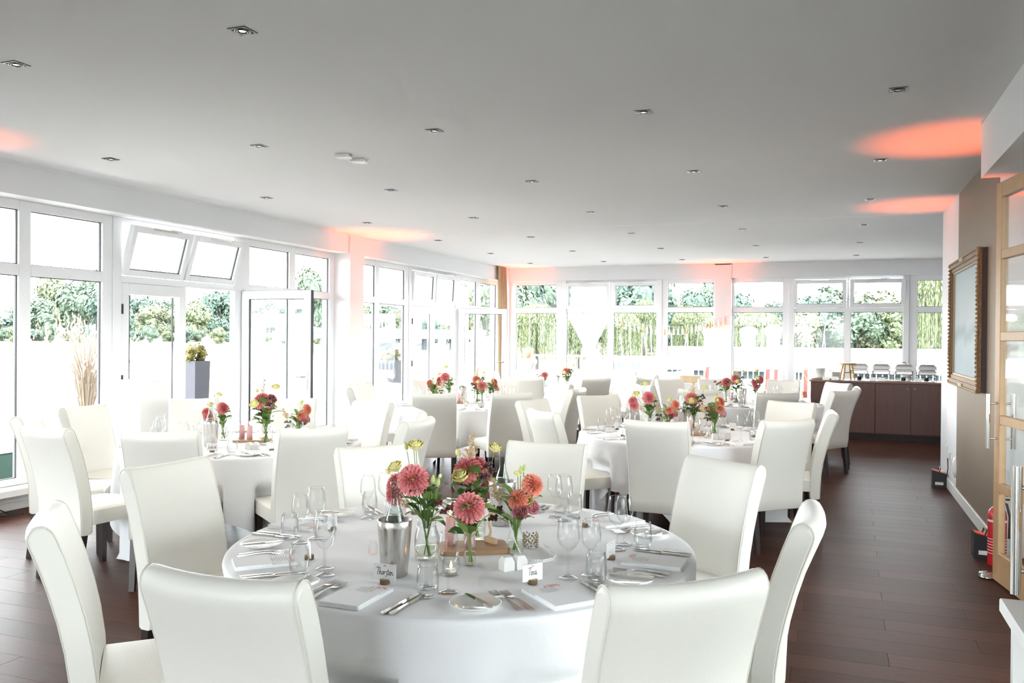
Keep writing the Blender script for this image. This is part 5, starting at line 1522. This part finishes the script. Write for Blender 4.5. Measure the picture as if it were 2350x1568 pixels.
for i, (u, v, m, w) in enumerate(L_):
    D = 214 + (i*3 % 5)*16
    tree(u, D, zt(v, D), -.2+(i*3 % 5)*.35, w, m, '%s round tree on the far lake shore' % kind[m], gl)
for i, u in enumerate(range(-40, 1180, 38)):
    D = 202+(i % 2)*4; tree(u+(i*7 % 13), D, zt(752+(i*11 % 22), D), -.7, 3.8, ('tree_c', 'tree_a', 'tree_b')[i % 3], '%s shrub at the far water edge' % kind[('tree_c', 'tree_a', 'tree_b')[i % 3]], 'shrubs at the far water edge')
# park trees behind the far windows
B_ = [(1165, 590, 'tree_a', 6), (1215, 600, 'tree_c', 6.5), (1265, 610, 'tree_a', 6), (1320, 640, 'tree_c', 5), (1385, 650, 'tree_a', 5), (1445, 620, 'tree_c', 6.5), (1495, 625, 'tree_c', 6), (1560, 672, 'tree_b', 5), (1592, 650, 'tree_c', 4.5), (1625, 640, 'tree_a', 5),
      (1610, 695, 'tree_d', 5), (1670, 655, 'tree_c', 5), (1705, 695, 'tree_a', 4), (1745, 700, 'tree_b', 5), (1780, 680, 'tree_c', 4.5), (1838, 700, 'tree_d', 4), (1870, 668, 'tree_c', 5), (1915, 655, 'tree_a', 5.5), (1880, 715, 'tree_c', 5), (1925, 720, 'tree_c', 4.5), (1965, 690, 'tree_a', 5), (2005, 665, 'tree_d', 6), (2050, 660, 'tree_d', 5.5), (2000, 730, 'tree_b', 6), (2055, 725, 'tree_b', 5), (2085, 680, 'tree_b', 5), (2190, 640, 'tree_a', 6)]
for i, (u, v, m, w) in enumerate(B_):
    D = 72+(i % 5)*7
    tree(u, D, zt(v, D), -.2, w, m, '%s tree in the park beyond the boat shed' % kind[m], 'trees in the park')
def willow_me(seed):
    """dome of hanging twigs, each a string of narrow leaves"""
    g = random.Random(seed); mb = MB()
    def leaf(p_, d, s, w):
        u = d.orthogonal().normalized(); u.rotate(Matrix.Rotation(g.uniform(0, 6.28), 3, d))
        mb.add([p_-d*s, p_+u*w, p_+d*s, p_-u*w], [(0, 1, 2, 3)])
    for _ in range(620):
        a = g.uniform(0, 2*PI); rr = math.sqrt(g.uniform(0, 1)); x, y = rr*math.cos(a), rr*math.sin(a)
        z1 = math.sqrt(max(0, 1-rr*rr))*.55+.42+g.uniform(-.05, .05); L = g.uniform(.45, 1.0)*(z1+.75); sw = g.uniform(-.06, .06)
        n = int(L*11)+4
        for k in range(n):
            t = (k+g.uniform(-.3, .3))/n
            leaf(Vector((x+x*.06*t+sw*t*t+g.uniform(-.02, .02), y+y*.06*t+g.uniform(-.02, .02), z1-L*t)), Vector((g.uniform(-.25, .25), g.uniform(-.25, .25), -1)).normalized(), g.uniform(.035, .065), g.uniform(.010, .020))
    for _ in range(900):
        d = Vector((g.gauss(0, 1), g.gauss(0, 1), abs(g.gauss(0, .8)))).normalized()
        leaf(Vector((d.x*.98, d.y*.98, d.z*.56+.42)), Vector((d.x, d.y, -.8)).normalized(), .06, .03)
    return mb.mesh('crown', 'willow_leaf')
WIL = willow_me(3)
def willow(u, dist, ztop, zbot, width, label):
    p = direc(u)*dist; h = (ztop-zbot)/1.7
    t = empty('willow_tree', (p.x, p.y, -1.7), u % 6.28); inst('crown', WIL, t, (0, 0, zbot+.72*h+1.7), scale=(width/2, width/2, h)); inst('trunk', TRUNK_ME, t, (0, 0, 2.2), scale=(2, 2, 2.4))
    tag(t, label, 'tree', 'weeping willows')
willow(1232, 58, zt(700, 58), -.3, 3.4, 'weeping willow behind the far window next to the curtain'); willow(1325, 60, zt(715, 60), -.2, 3.0, 'weeping willow behind the folded parasol'); willow(1425, 60, zt(715, 60), -.2, 2.8, 'weeping willow behind the stacked sail masts')
willow(1480, 64, zt(690, 64), .2, 2.4, 'weeping willow under the tassel garland'); willow(2145, 46, zt(610, 46), .35, 2.6, 'bright weeping willow beside the white wall end'); willow(1590, 66, zt(705, 66), .2, 3.2, 'weeping willow behind the boat shed roof'); willow(1735, 66, zt(712, 66), .1, 3.4, 'weeping willow behind the stored boats')
# bridge over the lake arm
p0, p1 = direc(800)*168, direc(1052)*190
t = empty('road_bridge', (p0.x, p0.y, -1.3)); d = (p1-p0); L = d.length; t.rotation_euler = (0, 0, math.atan2(d.y, d.x))
MB().box(-14, L+6, -3, 3, 2.2, 3.3).obj('deck', 'concrete', t); MB().box(-14, L+6, -3.1, -2.9, 3.3, 4.2).obj('parapet', 'roof_white', t)
for k in range(4): MB().box(L*k/3-.8, L*k/3+.8, -2, 2, 0, 2.2).obj('pier', 'concrete', t)
tag(t, 'grey concrete road bridge across the lake', 'bridge')
# railings
def railing(x0, y0, x1, y1, label, low=.0, zt_=1.0, step=.12, z0=DZ):
    t = empty('white_railing', (x0, y0, z0)); dx, dy = x1-x0, y1-y0; L = math.hypot(dx, dy); t.rotation_euler = (0, 0, math.atan2(dy, dx)); h = zt_-z0
    MB().box(0, L, -.025, .025, h-.05, h).obj('top_rail', 'rail_white', t); MB().box(0, L, -.02, .02, low+.08, low+.12).obj('bottom_rail', 'rail_white', t)
    me = MB().box(-.012, .012, -.012, .012, low+.12, h-.05).mesh('baluster', 'rail_white'); n = min(int(L/step), 290)
    for k in range(n+1): inst('baluster', me, t, (k*L/n, 0, 0))
    if low > 0: MB().box(0, L, .0, .02, 0, low+.08).obj('kick_panel', 'rail_white', t)
    tag(t, label, 'railing', 'white terrace railings')
railing(-14.1, 26.0, 13.9, 26.0, 'white balustrade at the end of the far terrace', .35, 1.0, .16)
railing(-13.8, 12.45, -12.0, 12.2, 'short white railing beside the pampas grass', 0, .95, .11)
railing(-14.15, 13.5, -14.15, 26.0, 'white railing along the lake edge of the deck', 0, .95, .14)
# boat shed below the terrace
t = empty('boat_shed', (-6.4, 33, -1.6)); W = 22
MB().box(0, W, 0, 6, 0, 2.15).obj('wall', 'shed_wall', t)
mb = MB(); mb.add([(-.3, -.5, 2.05), (W, -.5, 2.05), (W, 3, 2.82), (-.3, 3, 2.82), (-.3, 6.5, 2.05), (W, 6.5, 2.05), (-.3, -.5, 1.95), (W, -.5, 1.95)], [(0, 1, 2, 3), (3, 2, 5, 4), (6, 7, 1, 0)]); mb.obj('roof', 'roof_white', t)
rb = MB().box(-.02, .02, -.48, 2.98, 0, .03).mesh('roof_seam', 'roof_white')
for k in range(36):
    o = inst('roof_seam', rb, t, (k*.62, 0, 2.16)); o.rotation_euler = (math.atan2(.77, 3.5), 0, 0)
tag(t, 'long low boat shed with pale seamed metal roof', 'shed')
# stored boats and masts
def boat(u, D, z, L, label, rz=0):
    p = direc(u)*D; t = empty('covered_boat', (p.x, p.y, z), rz)
    vs = []; n = 10
    for i, x in enumerate([-.5, -.35, 0, .3, .45, .5]):
        w = (.10, .17, .2, .16, .07, .01)[i]
        for k in range(n):
            a = 2*PI*k/n; vs.append((x*L, w*L*math.cos(a), max(-.6, math.sin(a))*w*L*.62))
    fs = [(i*n+k, i*n+(k+1) % n, (i+1)*n+(k+1) % n, (i+1)*n+k) for i in range(5) for k in range(n)] + [tuple(range(n))[::-1]]
    MB().add(vs, fs, True).obj('hull', 'canvas_white', t)
    for x in (-.3, .25): MB().box(x*L-.04, x*L+.04, -.3, .3, -z-1.6, -.05*L).obj('rack_post', 'rail_white', t)
    tag(t, label, 'boat', 'stored boats')
boat(1718, 50, 1.95, 2.6, 'white covered boat on the rack next to the pier window', PI/2); boat(1775, 50, 2.05, 2.6, 'white covered boat on the rack farther from the pier', PI/2); boat(1632, 50, 1.9, 2.4, 'white covered boat behind the tassel garland', PI/2); boat(1840, 52, 2.1, 1.6, 'small white covered boat by the park trees')
g = random.Random(8)
for u in (1437, 1452, 1470, 1483, 1492, 1500, 1545, 1560, 1581, 1596, 1612, 1628, 1690, 1702, 1722, 1741, 1756, 1768, 1843, 1878, 1902):
    D = 56+g.uniform(-2, 2); p = direc(u)*D; tp = zt(745+g.uniform(-12, 20), D)
    tag(MB().tube([(p.x, p.y, -1.6), (p.x+g.uniform(-.5, .5), p.y, tp)], .04, 6, .025).obj('boat_mast', 'rail_white'), 'thin white mast of a laid-up dinghy behind the shed', 'mast', 'laid-up dinghy masts')
p = direc(1455)*30.2
t = empty('moored_boat', (p.x, p.y, 0), .1)
MB().add([(-1.6, -.5, -1.0), (1.2, -.5, -1.0), (1.7, 0, -.9), (1.2, .5, -1.0), (-1.6, .5, -1.0), (-1.7, -.7, .3), (1.3, -.7, .35), (2.1, 0, .5), (1.3, .7, .35), (-1.7, .7, .3)], [(0, 1, 6, 5), (1, 2, 7, 6), (2, 3, 8, 7), (3, 4, 9, 8), (4, 0, 5, 9), (5, 6, 7, 8, 9)]).obj('hull', 'canvas_white', t)
MB().rbox(-1.0, .6, -.5, .5, .3, .85, .08).obj('cabin', 'canvas_white', t); MB().box(-.8, -.3, -.51, -.49, .45, .7).box(.0, .4, -.51, -.49, .45, .7).obj('cabin_window', 'shed_wall', t)
tag(t, 'white cabin boat moored beyond the terrace railing', 'boat')
# terrace furniture
p = direc(1352)*21.5
t = empty('folded_parasol', (p.x, p.y, DZ)); mb = MB()
prof = [(.02, 3.0), (.42, 2.95), (.45, 2.5), (.50, 2.2), (.30, 1.8), (.14, 1.45), (.20, 1.25), (.12, 1.22)]
vs = []; n = 40
for r, z in prof:
    for k in range(n):
        a = 2*PI*k/n; q = r*(1+.14*math.cos(8*a)*(0 if r < .03 else 1)); vs.append((q*math.cos(a), q*math.sin(a), z))
mb.add(vs, [(i*n+(k+1) % n, i*n+k, (i+1)*n+k, (i+1)*n+(k+1) % n) for i in range(len(prof)-1) for k in range(n)], True).obj('canopy', 'canvas_white', t)
MB().cyl((0, 0, 0), .04, 0, 3.05, 10).obj('pole', 'rail_white', t); MB().rbox(-.35, .35, -.35, .35, 0, .1, .02).obj('base', 'concrete', t)
tag(t, 'large white half-folded parasol on the far terrace', 'parasol')
def patio_table(x, y, label, cloth=True):
    t = empty('patio_table', (x, y, DZ)); MB().cyl((0, 0, 0), .45, .72, .75, 28).obj('tabletop', 'rail_white', t); MB().cyl((0, 0, 0), .03, .03, .72, 10).obj('post', 'rail_white', t); MB().cyl((0, 0, 0), .25, 0, .03, 20).obj('foot', 'rail_white', t)
    if cloth: MB().lathe([(.001, .756), (.455, .756), (.462, .74), (.47, .5), (.50, .2)], 28).obj('cover', 'canvas_white', t)
    tag(t, label, 'table', 'terrace tables')
patio_table(-8.15, 14.12, 'white-covered bistro table beside the deck planter'); patio_table(-3.6, 20.5, 'white bistro table on the far terrace', False); patio_table(.4, 21, 'white bistro table on the far terrace behind the buffet', False)
def planter(x, y, label, w=.30, h=1.3, kindp='bush'):
    t = empty('tall_planter', (x, y, DZ)); mb = MB(); a, b = w*.42, w*.5
    mb.add([(sx*a, sy*a, 0) for sx, sy in ((-1, -1), (1, -1), (1, 1), (-1, 1))]+[(sx*b, sy*b, h) for sx, sy in ((-1, -1), (1, -1), (1, 1), (-1, 1))]+[(sx*b*.88, sy*b*.88, h) for sx, sy in ((-1, -1), (1, -1), (1, 1), (-1, 1))]+[(sx*b*.86, sy*b*.86, h-.06) for sx, sy in ((-1, -1), (1, -1), (1, 1), (-1, 1))],
           [(3, 2, 1, 0)]+[(q+k, q+(k+1) % 4, q+4+(k+1) % 4, q+4+k) for q in (0, 4, 8) for k in range(4)]+[(12, 13, 14, 15)])
    mb.obj('pot', 'planter_grey', t); o = inst('bush', BUSH_ME, t, (0, 0, h+.10), scale=(w*.62, w*.62, .17)); tag(t, label, 'planter', 'tall grey planters')
BUSH_ME = crown_me('bush_yellow', 21, 900, .11)
planter(-8.3, 9.38, 'tall grey planter with yellow-green bush on the deck, first window door'); planter(-8.3, 14.88, 'tall grey planter with yellow bush beside the bistro table', .42, 1.18)
def grass(x, y, mat, h, label, n=150, pot=True, z=DZ, spread=.35):
    g = random.Random(int(x*10)); t = empty('ornamental_grass', (x, y, z)); mb = MB(); pl = MB()
    for _ in range(n):
        a = g.uniform(0, 2*PI); r = g.uniform(0, .12); L = h*g.uniform(.6, 1.0); b = g.uniform(.1, 1)*spread
        p = [Vector((r*math.cos(a)+b*math.cos(a)*t_*t_, r*math.sin(a)+b*math.sin(a)*t_*t_, .3+L*t_*(1-.12*t_*b))) for t_ in (0, .5, 1)]
        w = Vector((-math.sin(a), math.cos(a), 0))*.006
        mb.add([p[0]-w, p[0]+w, p[1]+w, p[1]-w, p[2]], [(0, 1, 2, 3), (3, 2, 4)])
        if mat == 'grass_straw' and g.random() < .35:
            e = p[2]
            for q in range(7):
                o = Vector((g.uniform(-.04, .04), g.uniform(-.04, .04), -q*.035)); s = .02
                pl.add([e+o+Vector((-s, 0, 0)), e+o+Vector((0, 0, -s*1.6)), e+o+Vector((s, 0, 0)), e+o+Vector((0, 0, s*1.6))], [(0, 1, 2, 3)])
    tag(mb.obj('blades', mat, t), kind='stuff'); pl.v and tag(pl.obj('plumes', 'grass_straw', t), kind='stuff')
    MB().lathe([(.001, 0), (.18, 0), (.24, .32), (.22, .33), (.20, .30), (.001, .29)], 20).obj('pot', 'terracotta', t); tag(t, label, 'grass', 'ornamental grasses')
grass(-11.9, 10.87, 'grass_straw', 1.75, 'straw-coloured pampas grass beside the deck railing', 240, spread=.95); grass(-.30, 17.9, 'grass_green', 1.05, 'green feathery grass in a terracotta pot behind the buffet', 260); grass(-12.2, 19.5, 'grass_straw', 1.7, 'straw-coloured grass seen through the open window door')
t = empty('deck_bench', (-8.9, 6.55, DZ)); MB().rbox(-.5, .5, -.9, .9, .05, .36, .02).obj('box', 'turquoise', t); MB().rbox(-.52, .52, -.92, .92, .36, .42, .015).obj('cushion', 'canvas_white', t); tag(t, 'low turquoise box bench with white cushion on the deck', 'bench')
def striped(x, y, label):
    t = empty('striped_deck_chair', (x, y, DZ)); fr = MB()
    for s in (-.32, .32): fr.tube([(s, -.5, .0), (s, .35, 1.0)], .02, 6).tube([(s, .45, 0), (s, -.35, .55)], .02, 6)
    fr.obj('frame', 'stool_wood', t)
    for k in range(7):
        a = -.3+k*.6/7; m = MB(); m.add([(a, -.33, .52), (a+.6/7, -.33, .52), (a+.6/7, -.02, .36), (a, -.02, .36), (a+.6/7, .34, .98), (a, .34, .98)], [(0, 1, 2, 3), (3, 2, 4, 5)]); m.obj('fabric_stripe', 'stripe_red' if k % 2 == 0 else 'canvas_white', t)
    tag(t, label, 'deck chair', 'striped deck chairs')
striped(-1.15, 19.6, 'red and white striped deck chair behind the far pier window'); striped(-.35, 19.9, 'red and white striped deck chair beside the potted grass'); striped(-2.6, 20.4, 'red and white striped deck chair behind the gift table window')
